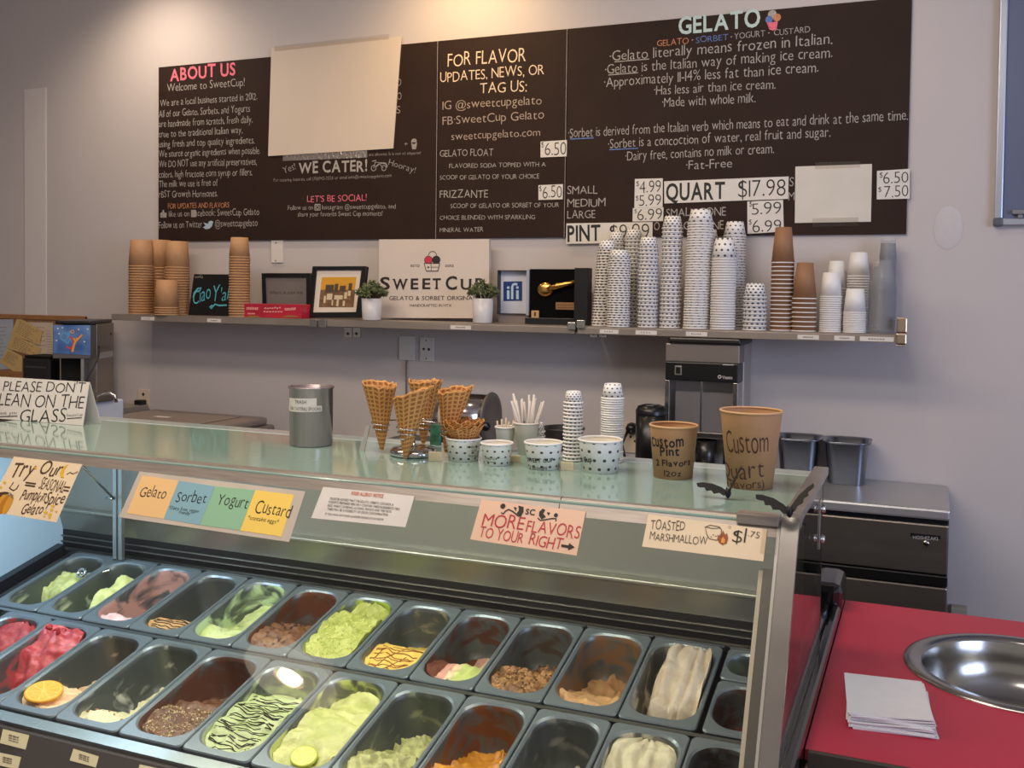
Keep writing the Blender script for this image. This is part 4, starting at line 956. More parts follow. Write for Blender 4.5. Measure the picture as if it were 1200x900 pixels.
# allergy notice
t = gsign('allergy_notice', 'white printed food allergy notice with an orange heading', [(380, 571.6), (486.8, 582.4), (476, 618.8), (366, 608)], paper, 'notice')
gl(t, [('FOOD ALLERGY NOTICE', 412.7, 581, 450, 584.6, 3.8, 'b')], mat('orange_ink', (192, 92, 54), .6), 'notice_heading', hand=0)
gl(t, [('PLEASE BE ADVISED THAT THE GELATO, SORBETS, CUSTARDS, &', 388, 586.6, 462, 594, 2.6), ('YOGURTS PREPARED HERE MAY CONTAIN THESE INGREDIENTS: MILK,', 386, 590.4, 470, 599.2, 2.6), ('EGGS, WHEAT, SOYBEANS, ALCOHOL, PEANUTS AND TREE NUTS.', 385, 594.6, 460, 602.2, 2.6),
    ('THERE MAY BE A POSSIBILITY OF CROSS CONTAMINATION.', 384.6, 598.8, 456, 606, 2.6), ('IF YOU HAVE ANY FOOD ALLERGIES PLEASE LET US KNOW.', 382.4, 604.4, 451, 611.4, 2.4)], ink, 'notice_lettering', hand=0)
# more flavors
pinkish = mat('pinkish_card', (226, 186, 158), .6, vary=.03, vscale=12)
t = gsign('more_flavors_sign', 'cream card reading MORE FLAVORS TO YOUR RIGHT in red with a black arrow', [(565.3, 586.3), (687.3, 600.5), (676.3, 652), (552, 633)], pinkish)
gl(t, [('MORE', 565.5, 616.4, 613.5, 623.2, 15.5), ('FLAVORS', 617, 623.6, 679.3, 632.5, 14.5), ('TO YOUR', 561.5, 631, 613, 638, 12.5), ('RIGHT', 620, 639, 658.4, 646, 12.5)], red_i, wt='t', hand=.1)
gl(t, [('SC', 616.3, 603.9, 627.3, 605, 6.5, 'b')], ink, 'initials')
mb = MB(); disc(GS, 590.4, 594.4, 3, mb, 0, GO); disc(GS, 652.4, 605, 2.4, mb, 0, GO)
stroke(GS, [(588.5, 602), (591, 603.4), (593.6, 600), (597, 598.2), (602, 600.6), (608, 605.6), (612, 606)], 1.5, mb, 0, GO); stroke(GS, [(631, 608), (634, 611), (641, 610), (648, 608.8), (653, 609), (652, 612)], 1.3, mb, 0, GO)
poly(GS, [(608.6, 593.8), (614.6, 595.4), (614.6, 601), (611.4, 606.4), (606.4, 603), (609, 599.5)], mb, 0, GO); poly(GS, [(603, 595.2), (606.6, 596.2), (605.4, 600.6)], mb, 0, GO)
poly(GS, [(633, 601), (637, 597.4), (640.2, 598.8), (637.4, 603), (640.8, 607), (635.4, 609.8), (632.6, 605.4)], mb, 0, GO); poly(GS, [(642, 601.4), (645.8, 602), (643.4, 605.6)], mb, 0, GO)
poly(GS, [(659, 639), (667.4, 640.3), (667.8, 637.4), (674.4, 642.4), (666.6, 646.2), (667, 643.4), (658.6, 642)], mb, 0, GO)
part('arrow_and_scrolls', mb, ink, t, 'black arrow and leaf scrolls')
# toasted marshmallow
t = gsign('marshmallow_sign', 'cream card reading TOASTED MARSHMALLOW $1.75 with a little flame', [(760.6, 604), (899.4, 621.3), (894.8, 659), (753, 641.5)], cream)
gl(t, [('TOASTED', 762.8, 621.8, 802.8, 623.6, 11), ('MARSHMALLOW', 761.8, 633.4, 829, 640.2, 9), ('$1', 858.4, 635, 873.6, 637.2, 16), ('.75', 877, 629.6, 890, 632.2, 7.5), ('°', 853.5, 626, 856.4, 626.2, 9)], ink, wt='x', hand=.1)
mb = MB(); stroke(GS, [(827, 619), (833, 616.8), (843.6, 618.6), (846, 622), (845.6, 630), (841, 634.6), (832, 632.6), (829, 628), (827, 619), (836, 620.6), (845, 620)], .8, mb, 0, GO)
for e in ((836.5, 628), (839.4, 629.6), (834, 630.4)): disc(GS, *e, .7, mb, 0, GO, 8)
stroke(GS, [(841, 632.6), (843, 635), (841.6, 628)], .8, mb, 0, GO)
part('marshmallow_drawing', mb, ink, t)
mb = MB(); poly(GS, [(843, 637), (841.4, 631.4), (844.6, 627), (845.6, 630), (847.6, 622.6), (850.4, 628), (852.6, 626), (853.8, 632), (852, 638), (847, 640)], mb, 0, GO); poly(GS, [(845.4, 637.4), (846, 633), (848, 630.4), (850.4, 634), (849.6, 638)], mb, 1, GO+.0004)
part('flame_drawing', mb, [mat('flame_brown', (150, 74, 28), .6), mat('flame_orange', (226, 150, 52), .6)], t, 'small orange flame')
part('tape_strip', sheet(GS, [(894, 619), (914, 621.6), (910, 652), (891, 650)], .0064, .0003, 4), tape, t)

# ------------------------------------------------------------------ red counter, basin, napkins
ZC = .85
red = mat('red_laminate', (178, 40, 62), .42, vary=.03, vscale=4)
t = thing('service_counter', 'counter with a bright red laminate top beside the display case', 'counter', (.55, 2.28, 0))
cx, cy, cr = .205, 2.375, .222
mb = MB(); x0, x1, y0, y1 = -.182, 1.35, 1.812, 2.748; n = 64; ringv = []; outv = []
for i in range(n):
    a = 2*pi*i/n; c, s_ = cos(a), sin(a); ringv.append((cx+cr*c, cy+cr*s_))
    k = min(((x1-cx)/c if c > 1e-9 else 9e9) if c > 0 else ((x0-cx)/c if c < -1e-9 else 9e9), ((y1-cy)/s_ if s_ > 1e-9 else 9e9) if s_ > 0 else ((y0-cy)/s_ if s_ < -1e-9 else 9e9))
    outv.append([cx+k*c, cy+k*s_])
for px, py in ((x0, y0), (x1, y0), (x1, y1), (x0, y1)):
    j = min(range(n), key=lambda i: (outv[i][0]-px)**2+(outv[i][1]-py)**2); outv[j] = [px, py]
vs = [(x, y, z) for z in (ZC-.02, ZC) for R_ in (ringv, outv) for x, y in R_]
fs = []
for i in range(n):
    j = (i+1) % n; fs += [[2*n+i, 3*n+i, 3*n+j, 2*n+j], [i, j, n+j, n+i], [n+i, n+j, 3*n+j, 3*n+i], [i, 2*n+i, 2*n+j, j]]
mb.add(vs, fs); part('counter_top', mb, red, t, 'red laminate top')
part('counter_base', MB().box((-.176, 1.80, .0), (1.35, 1.83, ZC-.0005)).box((-.176, 1.83, 0), (-.156, 2.74, ZC-.021)).box((-.156, 2.72, 0), (1.35, 2.74, ZC-.021)), mat('counter_front_brown', (66, 58, 50), .5), t)
mb = MB(); mb.lathe([(0, -.13), (.05, -.13), (.15, -.115), (.185, -.09), (.197, -.04), (.199, -.004), (.203, .003), (.226, .006), (.236, .004), (.238, .0005)], 64)
o = single('sink_basin', MB().add([(x+cx, y+cy, z+ZC) for x, y, z in mb.v], mb.f, None, 0, True), mat('basin_steel', (168, 166, 162), .2, 1, bump=.03, bscale=60, vary=.06, vscale=6), 'round stainless steel basin set into the red counter', 'basin')
nap = mat('napkin_white', (218, 214, 216), .8, vary=.02, vscale=30)
ncn = [at_z(*q, ZC) for q in ((988, 806), (1077, 817), (1092, 856), (1002, 852))]
nx = (ncn[1]-ncn[0]); nc = sum(ncn, Vector((0, 0, 0)))/4; ang = atan2(nx.y, nx.x)
nb = [('bottom of the stack', 0)]
NN = 10
for i in range(NN):
    mb = MB(); w, h = .148, .205; z = ZC+.0003+i*.0026; th = .0022
    def f(a, b, top): 
        x = (a-.5)*w*(1+.0*b); y = (b-.5)*h; d = .0016*sin(5*a+i)*(1-b)+.004*max(0, .25-b)*(i/NN)*4*a
        return Vector((x, y, (th if top else 0)+ (d if i > 2 else 0)))
    v1, f1 = grid(lambda a, b: f(a, b, 1), 8, 8); v0, f0 = grid(lambda a, b: f(a, b, 0), 8, 8)
    rim = [k for k in range(9)]+[j*9+8 for j in range(1, 9)]+[72+k for k in range(7, -1, -1)]+[j*9 for j in range(7, 0, -1)]
    mb.add(v1, f1, None, 0, True); mb.add(v0, [x[::-1] for x in f0], None, 0, True); r = len(rim)
    mb.add([v0[k] for k in rim]+[v1[k] for k in rim], [[k, (k+1) % r, r+(k+1) % r, r+k] for k in range(r)])
    o = link('napkin', mb, nap); ja = ang+random.uniform(-.035, .035)
    o.location = (nc.x+random.uniform(-.003, .003)+(NN-1-i)*.0006, nc.y+random.uniform(-.003, .003)-.001*(NN-1-i), z); o.rotation_euler = (0, 0, ja)
    tag(o, f"folded white paper napkin, {ordinal(NN-1-i)} of the pile on the red counter", 'napkin', 'napkins on the red counter')

# ------------------------------------------------------------------ worktop fridge at the wall
FX0, FX1, FY, FZ = -1.02, .083, 3.535, .958
fr_m = mat('fridge_steel', (122, 114, 106), .28, .75, vary=.10, vscale=2.2, stretch=(1, 1, 8))
t = thing('worktop_fridge', 'low stainless steel worktop fridge with two drawers against the wall', 'fridge', ((FX0+FX1)/2, 3.75, 0))
part('worktop', MB().box((FX0, FY-.012, FZ-.036), (FX1, D-.002, FZ), bev=.008), mat('worktop_steel', (176, 176, 178), .28, .55, vary=.05, vscale=3), t)
part('carcass', MB().box((FX0+.004, FY+.03, .06), (FX1-.003, D-.003, FZ-.0365)), steel_dk, t)
part('drawer', MB().box((FX0+.004, FY, .742), (FX1-.003, FY+.0295, .905), bev=.006), fr_m, t)
part('drawer', MB().box((FX0+.004, FY, .12), (FX1-.003, FY+.0295, .700), bev=.006), fr_m, t)
part('drawer_grip', MB().box((FX0+.004, FY-.004, .704), (FX1-.003, FY+.029, .739), bev=.004), mat('grip_black', (14, 14, 14), .35), t)
part('drawer_gap', MB().box((FX0+.006, FY+.012, .906), (FX1-.006, FY+.0295, .9212)), black_mt, t)
sf = PlaneY(FY); a = sf.to2(1067, 625); b = sf.to2(1102, 631)
mb = MB().box((a.x, FY-.002, b.y-.002), (b.x, FY-.0002, a.y+.002), bev=.0006); part('name_plate', mb, black_pl, t)
mb = MB(); write(mb, PlaneY(FY-.002), 'HOSHIZAKI', 1070, 631.5, 1099, 633.5, 4, 'r', .0006, 0); part('name_lettering', mb, mat('plate_silver', (170, 168, 164), .4), t)
c = sf.to2(1085, 637); mb = MB(); mb.lathe([(0, .004), (.008, .004), (.011, .002), (.011, 0)], 16, M=Matrix.Rotation(pi/2, 4, 'X')); mb.v = [(x+c.x, y+FY-.0002, z+c.y) for x, y, z in mb.v]; part('lock', mb, chrome, t)
for x in (FX0+.08, FX1-.08):
    for y in (3.62, 3.92): mb = MB(); mb.lathe([(0, 0), (.025, 0), (.02, .02), (.018, .059)], 12, c=(x, y, 0)); part('foot', mb, black_pl, t)
# steel inserts on the worktop
def insert(u, v, label):
    p = at_z(u, v, FZ); 
    t = thing('food_pan_insert', label, 'steel pan', (p.x, p.y, FZ)); mb = MB()
    def rr(w, d, r, z): 
        return [Vector((sx*(w/2-r)+r*cos(a+k*pi/2), sy*(d/2-r)+r*sin(a+k*pi/2), z)) for k, (sx, sy) in enumerate(((1, 1), (-1, 1), (-1, -1), (1, -1))) for a in [pi/2*i/5 for i in range(6)]]
    loops = [rr(.125, .125, .03, .001), rr(.148, .152, .035, .15), rr(.150, .154, .036, .155), rr(.170, .174, .044, .159), rr(.171, .175, .044, .155), rr(.168, .172, .043, .152)]
    inner = [rr(.147, .151, .035, .154), rr(.122, .122, .03, .004)]
    k = 24
    def sk(lps): 
        mb.add([p for l in lps for p in l], [[i*k+j, i*k+(j+1) % k, (i+1)*k+(j+1) % k, (i+1)*k+j] for i in range(len(lps)-1) for j in range(k)], None, 0, True)
    sk(loops[:2]); sk(loops[2:]); sk([loops[3], inner[0], inner[1]]); sk([loops[1], loops[5]])
    mb.add(loops[0], [list(range(k))[::-1]]); mb.add(inner[1], [list(range(k))])
    part('pan_body', mb, mat('insert_steel', (132, 138, 150), .28, 1, vary=.06, vscale=10), t, local=True)
    return t
insert(936, 560, 'deep square steel insert pan on the fridge worktop beside the quart tub')
insert(992, 565, 'deep square steel insert pan on the fridge worktop, nearer the bare wall')
# ------------------------------------------------------------------ gelato pans
def rrect(w, l, r, k=8):
    """rounded rectangle loop, near end at y=0, far end at y=l"""
    r = min(r, w/2-.0005, l/2-.0005)
    return [(sx*(w/2-r)+r*cos(a+q*pi/2), (l/2+sy*(l/2-r))+r*sin(a+q*pi/2)) for q, (sx, sy) in enumerate(((1, 1), (-1, 1), (-1, -1), (1, -1))) for a in [pi/2*i/k for i in range(k+1)]]
pan_m = mat('pan_steel', (122, 132, 138), .32, .45, vary=.05, vscale=8)
def smear_mat(name, rgb, amt, rgb_in=(98, 102, 100)):
    """steel wall of a pan with a film of gelato left on it"""
    if name in MATS: return MATS[name]
    M = bpy.data.materials.new(name); M.use_nodes = True; nt = M.node_tree; N = nt.nodes; L = nt.links; b = N['Principled BSDF']; MATS[name] = M
    tc = N.new('ShaderNodeTexCoord'); mp = N.new('ShaderNodeMapping'); mp.inputs['Scale'].default_value = (1, .6, 1.2); L.new(tc.outputs['Object'], mp.inputs[0])
    n = N.new('ShaderNodeTexNoise'); n.inputs['Scale'].default_value = 17; n.inputs['Detail'].default_value = 5; n.inputs['Distortion'].default_value = .8; L.new(mp.outputs[0], n.inputs[0])
    r = N.new('ShaderNodeValToRGB'); L.new(n.outputs[0], r.inputs[0]); p = .72-.44*amt
    r.color_ramp.elements[0].position = max(0, p-.05); r.color_ramp.elements[1].position = min(1, p+.07)
    mx = N.new('ShaderNodeMixRGB'); L.new(r.outputs[0], mx.inputs[0]); mx.inputs[1].default_value = (*lin(rgb_in), 1); mx.inputs[2].default_value = (*lin(rgb), 1); L.new(mx.outputs[0], b.inputs['Base Color'])
    inv = N.new('ShaderNodeMath'); inv.operation = 'MULTIPLY_ADD'; inv.inputs[1].default_value = -.6; inv.inputs[2].default_value = .6; L.new(r.outputs[0], inv.inputs[0]); L.new(inv.outputs[0], b.inputs['Metallic'])
    b.inputs['Roughness'].default_value = .38
    return M
DEP = .105
ROT = Matrix.Rotation(TL, 4, 'X')
def pan_mesh(w, l, edge=.011, near=.022, far=.016, dep=DEP):
    mb = MB(); k = 36
    outer = rrect(w, l, .012); cw, cl = w-2*edge, l-near-far
    def lp(pts, z, dy=0): return [Vector((x, y+dy, z)) for x, y in pts]
    def scaled(d, z): return lp(rrect(cw-2*d, cl-2*d, .050-d*.5), z, near+d)
    loops = [lp(rrect(w-.002, l-.002, .012), -.012, .001), lp(outer, -.003), lp(rrect(w-.004, l-.004, .012), 0, .002), scaled(-.004, 0), scaled(0, -.004)]
    flat = [p for L_ in loops for p in L_]
    mb.add(flat, [[i*k+j, i*k+(j+1) % k, (i+1)*k+(j+1) % k, (i+1)*k+j] for i in range(4) for j in range(k)], None, 0, False)
    inn = [scaled(0, -.004), scaled(.003, -.010), scaled(.0035, -.016), scaled(.010, -dep+.015), scaled(.022, -dep)]
    flat = [p for L_ in inn for p in L_]
    mb.add(flat, [[i*k+j, i*k+(j+1) % k, (i+1)*k+(j+1) % k, (i+1)*k+j] for i in range(4) for j in range(k)], None, 1, True)
    mb.add(inn[-1], [list(range(k))], None, 1)
    out2 = [lp(rrect(w-.002, l-.002, .012), -.012, .001), scaled(-.003, -.014), scaled(.006, -dep-.004)]
    flat = [p for L_ in out2 for p in L_]
    mb.add(flat, [[i*k+j, i*k+(j+1) % k, (i+1)*k+(j+1) % k, (i+1)*k+j] for i in range(2) for j in range(k)], None, 0, False); mb.add(out2[-1], [list(range(k))], None, 0)
    return mb, cw, cl, near
def gmat(name, c1, c2=None, c3=None, scale=20, amt=.5, rough=.5, bump=.5, stripes=None):
    """creamy gelato: ripple of a second colour, fine surface"""
    if name in MATS: return MATS[name]
    M = bpy.data.materials.new(name); M.use_nodes = True; nt = M.node_tree; N = nt.nodes; L = nt.links; b = N['Principled BSDF']; MATS[name] = M
    b.inputs['Roughness'].default_value = rough; b.inputs['Subsurface Weight'].default_value = .08; b.inputs['Subsurface Radius'].default_value = (.004, .003, .002)
    b.inputs['Base Color'].default_value = (*lin(c1), 1)
    tc = N.new('ShaderNodeTexCoord'); v = tc.outputs['Object']
    n = N.new('ShaderNodeTexNoise'); n.inputs['Scale'].default_value = scale; n.inputs['Detail'].default_value = 5; n.inputs['Distortion'].default_value = 1.2; L.new(v, n.inputs[0])
    last = None
    if c2:
        r = N.new('ShaderNodeValToRGB'); L.new(n.outputs[0], r.inputs[0]); e = r.color_ramp.elements; p = .75-.5*amt
        e[0].position = p-.06; e[1].position = p+.06; e[0].color = (*lin(c1), 1); e[1].color = (*lin(c2), 1); last = r.outputs[0]
    if stripes:
        sx = N.new('ShaderNodeSeparateXYZ'); L.new(v, sx.inputs[0]); r = N.new('ShaderNodeValToRGB')
        ad = N.new('ShaderNodeMath'); ad.operation = 'MULTIPLY_ADD'; ad.inputs[1].default_value = 1/.13; ad.inputs[2].default_value = .5; L.new(sx.outputs[0], ad.inputs[0]); L.new(ad.outputs[0], r.inputs[0])
        r.color_ramp.interpolation = 'CONSTANT'; e = r.color_ramp.elements
        while len(e) < len(stripes): e.new(.5)
        for i, (p, c) in enumerate(stripes): e[i].position = p; e[i].color = (*lin(c), 1)
        last = r.outputs[0]
    if c3:
        n3 = N.new('ShaderNodeTexNoise'); n3.inputs['Scale'].default_value = scale*3.3; n3.inputs['Detail'].default_value = 2; L.new(v, n3.inputs[0])
        r3 = N.new('ShaderNodeValToRGB'); L.new(n3.outputs[0], r3.inputs[0]); r3.color_ramp.elements[0].position = .58; r3.color_ramp.elements[1].position = .63
        mx = N.new('ShaderNodeMixRGB'); L.new(r3.outputs[0], mx.inputs[0]); mx.inputs[1].default_value = (*lin(c1), 1); mx.inputs[2].default_value = (*lin(c3), 1)
        if last: L.new(last, mx.inputs[1])
        last = mx.outputs[0]
    if last: L.new(last, b.inputs['Base Color'])
    bp = N.new('ShaderNodeBump'); bp.inputs['Strength'].default_value = bump; bp.inputs['Distance'].default_value = .004
    n2 = N.new('ShaderNodeTexNoise'); n2.inputs['Scale'].default_value = 95; n2.inputs['Detail'].default_value = 4; L.new(v, n2.inputs[0]); L.new(n2.outputs[0], bp.inputs['Height']); L.new(bp.outputs[0], b.inputs['Normal'])
    return M
def interp(pts, t):
    for (a, b), (c, d) in zip(pts, pts[1:]):
        if t <= c: k = (t-a)/(c-a) if c > a else 0; k = k*k*(3-2*k); return b+(d-b)*k
    return pts[-1][1]
class Heap:
    """the gelato left in one pan: a height field over the pan's cavity"""
    def __init__(s, w, cl, near, prof, rough=.006, scale=24, cross=None, seed=0, dep=DEP, ridge=0, folds=0):
        s.cw, s.cl, s.near, s.prof, s.rough, s.scale, s.cross, s.seed, s.dep, s.ridge, s.folds = w, cl, near, prof, rough, scale, cross, seed, dep, ridge, folds
    def z(s, a, t):
        """a in -1..1 across, t in 0..1 from the near end"""
        h = interp(s.prof, t)
        if s.cross: h = max(-s.dep+.002, h+s.cross(a, t))
        p = Vector((a*.065*s.scale, t*s.cl*s.scale, s.seed*7.3))
        h += s.rough*(noise.noise(p)+.55*noise.noise(p*2.3)+.35*noise.noise(p*5.1))
        if s.ridge: h += s.ridge*abs(sin(a*7+noise.noise(Vector((a*2, t*3, s.seed)))*1.6))
        if s.folds: h += s.folds*sin(t*26+a*2.2+3*noise.noise(Vector((a*1.5, t*3, s.seed+3))))
        return max(-s.dep+.0015, min(h, .02))
    def inset(s, z): return .0035+max(0, (-z-.016))/(s.dep-.031)*.0065+(max(0, -z-s.dep+.015)/.015)*.012
    def pt(s, a, t, o=0):
        z = s.z(a, t); d = s.inset(z) if z < -.003 else .0025
        w, l = s.cw-2*d-.0016, s.cl-2*d-.0016
        x = a*w/2; y = t*l; r = min(.048, w/2)
        yy = min(y, l-y)
        if yy < r: x *= (w/2-r+sqrt(max(0, r*r-(r-yy)**2)))/(w/2)
        return Vector((x, s.near+d+.0008+y, z+o))
    def mesh(s, nx=26, ny=52):
        mb = MB()
        def tt(j): return .5-.5*cos(pi*j)*(.0+1) if False else j
        vs, fs = grid(lambda i, j: s.pt(2*i-1, .002+.996*j), nx, ny); mb.add(vs, fs, None, 0, True)
        # close it down to the bottom of the pan
        k = nx+1; rim = list(range(k))+[j*k+nx for j in range(1, ny+1)]+[ny*k+i for i in range(nx-1, -1, -1)]+[j*k for j in range(ny-1, 0, -1)]
        low = [Vector((vs[q].x*.82, s.near+.5*s.cl+(vs[q].y-s.near-.5*s.cl)*.86, -s.dep+.001)) for q in rim]; r = len(rim)
        mb.add([vs[q] for q in rim]+low, [[i, (i+1) % r, r+(i+1) % r, r+i] for i in range(r)]+[[r+i for i in range(r)]], None, 0, True)
        return mb
def place(o, x, q, tilt=True):
    o.location = deck(x, q); o.rotation_euler = (TL, 0, 0)
def make_pan(x0, x1, q0, length, pan_label, smear, amt, gel, dep=DEP, edge=.010):
    """pan between x0 and x1 whose far edge is q0 down the slope; gel describes its gelato"""
    w = x1-x0-.003; xc = (x0+x1)/2
    mb, cw, cl, near = pan_mesh(w, length-.004, edge, dep=dep)
    p = link('gelato_pan', mb, [pan_m, smear_mat('smear_%d_%d_%d_%d' % (*smear, int(amt*100)), smear, amt)])
    place(p, xc, q0+length-.002); tag(p, pan_label, 'pan', 'gelato pans')
    h = None
    if gel:
        h = Heap(cw, cl, near, gel['prof'], gel.get('rough', .006), gel.get('scale', 26), gel.get('cross'), gel.get('seed', int(abs(x0)*100)), dep, gel.get('ridge', 0), gel.get('folds', 0))
        g = link('gelato', h.mesh(), gel['mat']); place(g, xc, q0+length-.002); tag(g, gel['label'], 'gelato', 'gelato in the pans')
        for nm, fn in gel.get('tops', ()):
            m2, mm, lab = fn(h); c = link(nm, m2, mm, g, local=True)
            if lab: c['label'] = lab
            if nm in ('chopped_nuts', 'cookie_crumbs'): c['kind'] = 'stuff'
    return h, xc, q0+length-.002
def drizzle(rgb, paths, r=.0013, name='syrup'):
    def fn(h):
        mb = MB()
        for path in paths: mb.tube([h.pt(a, t, r*.5) for a, t in path], r, 5)
        return mb, mat('syrup_%d_%d_%d' % rgb, rgb, .25), None
    return fn
def bits(cols, n, t0, t1, r0, r1, seed=1):
    def fn(h):
        rnd = random.Random(seed); mb = MB()
        for i in range(n):
            a, t = rnd.uniform(-.92, .92), rnd.uniform(t0, t1); r = rnd.uniform(r0, r1)
            bm = bmesh.new(); bmesh.ops.create_icosphere(bm, subdivisions=1, radius=r)
            for v in bm.verts: v.co *= rnd.uniform(.6, 1.25)
            mb.frombm(bm, rnd.randrange(len(cols)), Matrix.Translation(h.pt(a, t, r*.3)) @ Matrix.Rotation(rnd.uniform(0, 6), 4, Vector((rnd.random(), rnd.random(), rnd.random()+.1)).normalized()) @ Matrix.Diagonal((1, .7, .55, 1)), False)
        return mb, [mat('bits_%d_%d_%d' % c, c, .6) for c in cols], None
    return fn
def zig(n, t0, t1, a=.9, seed=0):
    rnd = random.Random(seed); out = []
    for i in range(n):
        t = t0+(t1-t0)*i/(n-1); k = 10; s0 = rnd.uniform(-.03, .03)
        out.append([(-a+2*a*j/k, min(.985, max(.012, t+s0*(j/k-.5)*2+.012*sin(j*1.3+i)))) for j in range(k+1)])
    return out
near_m = lambda z0=-.022, z1=-.05, e=.42: [(0, z0+.008), (.12, z0+.006), (e*.7, z1+.014), (e*1.15, -.085), (e*1.3, -.1), (1, -.104)]
R1X = [-2.290, -2.134, -1.980, -1.824, -1.668, -1.511, -1.354, -1.195, -1.034, -.877, -.720, -.558, -.392]
R1 = [
 ('pan holding a small pale green heap, beside the pale blue end wall', (186, 186, 156), .18, dict(label='small heap of pale green gelato in the pan beside the blue end wall', mat=gmat('g_palegreen', (228, 226, 150), (214, 210, 124)), prof=[(0, -.1), (.35, -.09), (.5, -.035), (.82, -.03), (.95, -.08), (1, -.1)], rough=.014)),
 ('pan with a long pale green strip, second from the blue end wall', (186, 186, 156), .22, dict(label='long strip of pale green gelato, second pan from the blue end wall', mat=gmat('g_palegreen2', (232, 230, 152), (218, 216, 128)), prof=[(0, -.075), (.2, -.085), (.32, -.045), (.5, -.022), (.88, -.024), (.96, -.07), (1, -.09)], rough=.012, cross=lambda a, t: -.05*max(0, abs(a-.25)-.5)/.4)),
 ('pan with pink gelato in front and mauve smears up the far wall', (176, 134, 122), .62, dict(label='pale pink gelato at the near end below mauve smears', mat=gmat('g_pink', (236, 196, 190), (226, 176, 168), scale=14), prof=near_m(-.02, -.055, .34), rough=.007)),
 ('nearly empty pan with a tan heap crossed by dark syrup', (92, 94, 84), .2, dict(label='tan gelato with dark syrup lines in a nearly empty pan', mat=gmat('g_tan', (206, 160, 104), (190, 142, 88)), prof=near_m(-.020, -.036, .38), rough=.006, tops=(('syrup_lines', drizzle((52, 30, 20), zig(7, .03, .3, .8, 3))),))),
 ('pan with pale green gelato and creamy smears', (176, 196, 152), .5, dict(label='smooth pale green gelato, just before the chocolate chunk pan', mat=gmat('g_green3', (210, 220, 158), (194, 206, 138), scale=12), prof=[(0, -.022), (.3, -.03), (.45, -.06), (.7, -.075), (.9, -.07), (1, -.06)], rough=.008, tops=(('dark_specks', bits([(60, 52, 30)], 12, .05, .3, .0012, .002, 4)),))),
 ('pan of chunky chocolate gelato in the back row', (92, 54, 36), .7, dict(label='chunky brown chocolate gelato with dark pieces', mat=gmat('g_choc', (128, 88, 58), (104, 66, 44), scale=22), prof=[(0, -.016), (.2, -.012), (.55, -.028), (.74, -.075), (1, -.095)], rough=.013, scale=34, tops=(('chocolate_chunks', bits([(64, 34, 22), (84, 48, 32)], 26, .06, .58, .003, .007, 5)),))),
 ('full pan of bright pistachio gelato', (150, 168, 60), .5, dict(label='full pan of bright lime green pistachio gelato with chopped nuts', mat=gmat('g_pistachio', (184, 188, 104), (164, 170, 82), scale=24), prof=[(0, -.012), (.3, .002), (.68, .004), (.75, -.016), (.85, -.03), (1, -.01)], rough=.011, scale=36, tops=(('chopped_nuts', bits([(206, 214, 126), (150, 172, 62), (222, 222, 150)], 300, .04, .66, .0013, .003, 6)),))),
 ('pan of yellow gelato with a brown caramel grid', (150, 140, 104), .3, dict(label='yellow gelato with a grid of caramel lines', mat=gmat('g_yellow', (234, 202, 108), (222, 186, 88)), prof=[(0, -.012), (.34, -.016), (.5, -.03), (.6, -.08), (1, -.1)], rough=.007, tops=(('caramel_lines', drizzle((146, 82, 26), zig(8, .03, .4, .85, 8)+[[(-.5, .03), (-.2, .2), (.1, .4)], [(.1, .03), (.3, .2), (.6, .4)], [(-.8, .1), (-.6, .3), (-.5, .4)]])),))),
 ('dark smeared pan with three coloured stripes of gelato', (78, 46, 34), .55, dict(label='neapolitan gelato in brown, pink and green stripes', mat=gmat('g_neapolitan', (200, 160, 130), stripes=[(0, (104, 58, 40)), (.30, (212, 156, 140)), (.46, (226, 204, 168)), (.60, (194, 204, 124))]), prof=near_m(-.018, -.034, .42), rough=.006, ridge=.005)),
 ('pan with crumbly brown gelato at the near end', (66, 52, 40), .5, dict(label='crumbly light brown gelato with dark crumbs', mat=gmat('g_crumb', (170, 128, 82), (120, 82, 50), scale=40), prof=[(0, -.018), (.15, -.012), (.40, -.022), (.54, -.065), (.7, -.098), (1, -.104)], rough=.013, scale=44, tops=(('cookie_crumbs', bits([(150, 104, 62), (84, 54, 34), (202, 166, 116)], 170, .03, .42, .0016, .0042, 10)),))),
 ('pan with coffee coloured swirls smeared up the wall', (112, 82, 56), .6, dict(label='tan coffee gelato swirled against the near end', mat=gmat('g_coffee', (196, 154, 108), (170, 126, 84), scale=10), prof=[(0, -.008), (.16, -.014), (.34, -.05), (.5, -.095), (1, -.103)], rough=.010, folds=.004)),
 ('pan with a tall ridged block of off-white gelato', (206, 194, 176), .35, dict(label='tall ridged block of off-white gelato filling its pan', mat=gmat('g_offwhite', (206, 192, 172), (194, 176, 152), scale=14), prof=[(0, -.075), (.08, -.06), (.2, -.018), (.5, .004), (.9, .006), (1, -.01)], rough=.005, ridge=.013, cross=lambda a, t: -.11*max(0, -a-.45)*1.6)),
]
PANH = {}
for i, (pl, sm, am, ge) in enumerate(R1): PANH['b%d' % i] = make_pan(R1X[i], R1X[i+1] if i < 11 else -.397, 0, L1, pl, sm, am, ge)
make_pan(-.389, -.262, 0, .118, 'half size pan with green smears in the back corner by the end post', (92, 104, 78), .4, dict(label='thin green gelato in the back half pan by the end post', mat=gmat('g_dkgreen', (96, 108, 70), (120, 128, 84)), prof=[(0, -.075), (1, -.09)], rough=.01), .09, .008)
make_pan(-.389, -.262, .120, .177, 'half size pan with dark red-brown contents by the end post', (74, 40, 30), .6, dict(label='dark red-brown gelato in the half pan by the end post', mat=gmat('g_redbrown', (92, 44, 30), (66, 34, 26)), prof=[(0, -.05), (.4, -.06), (1, -.085)], rough=.009), .09, .008)
R2X = [-2.205, -2.048, -1.884, -1.717, -1.541, -1.374, -1.207, -1.041, -.878, -.718, -.560, -.402, -.262]
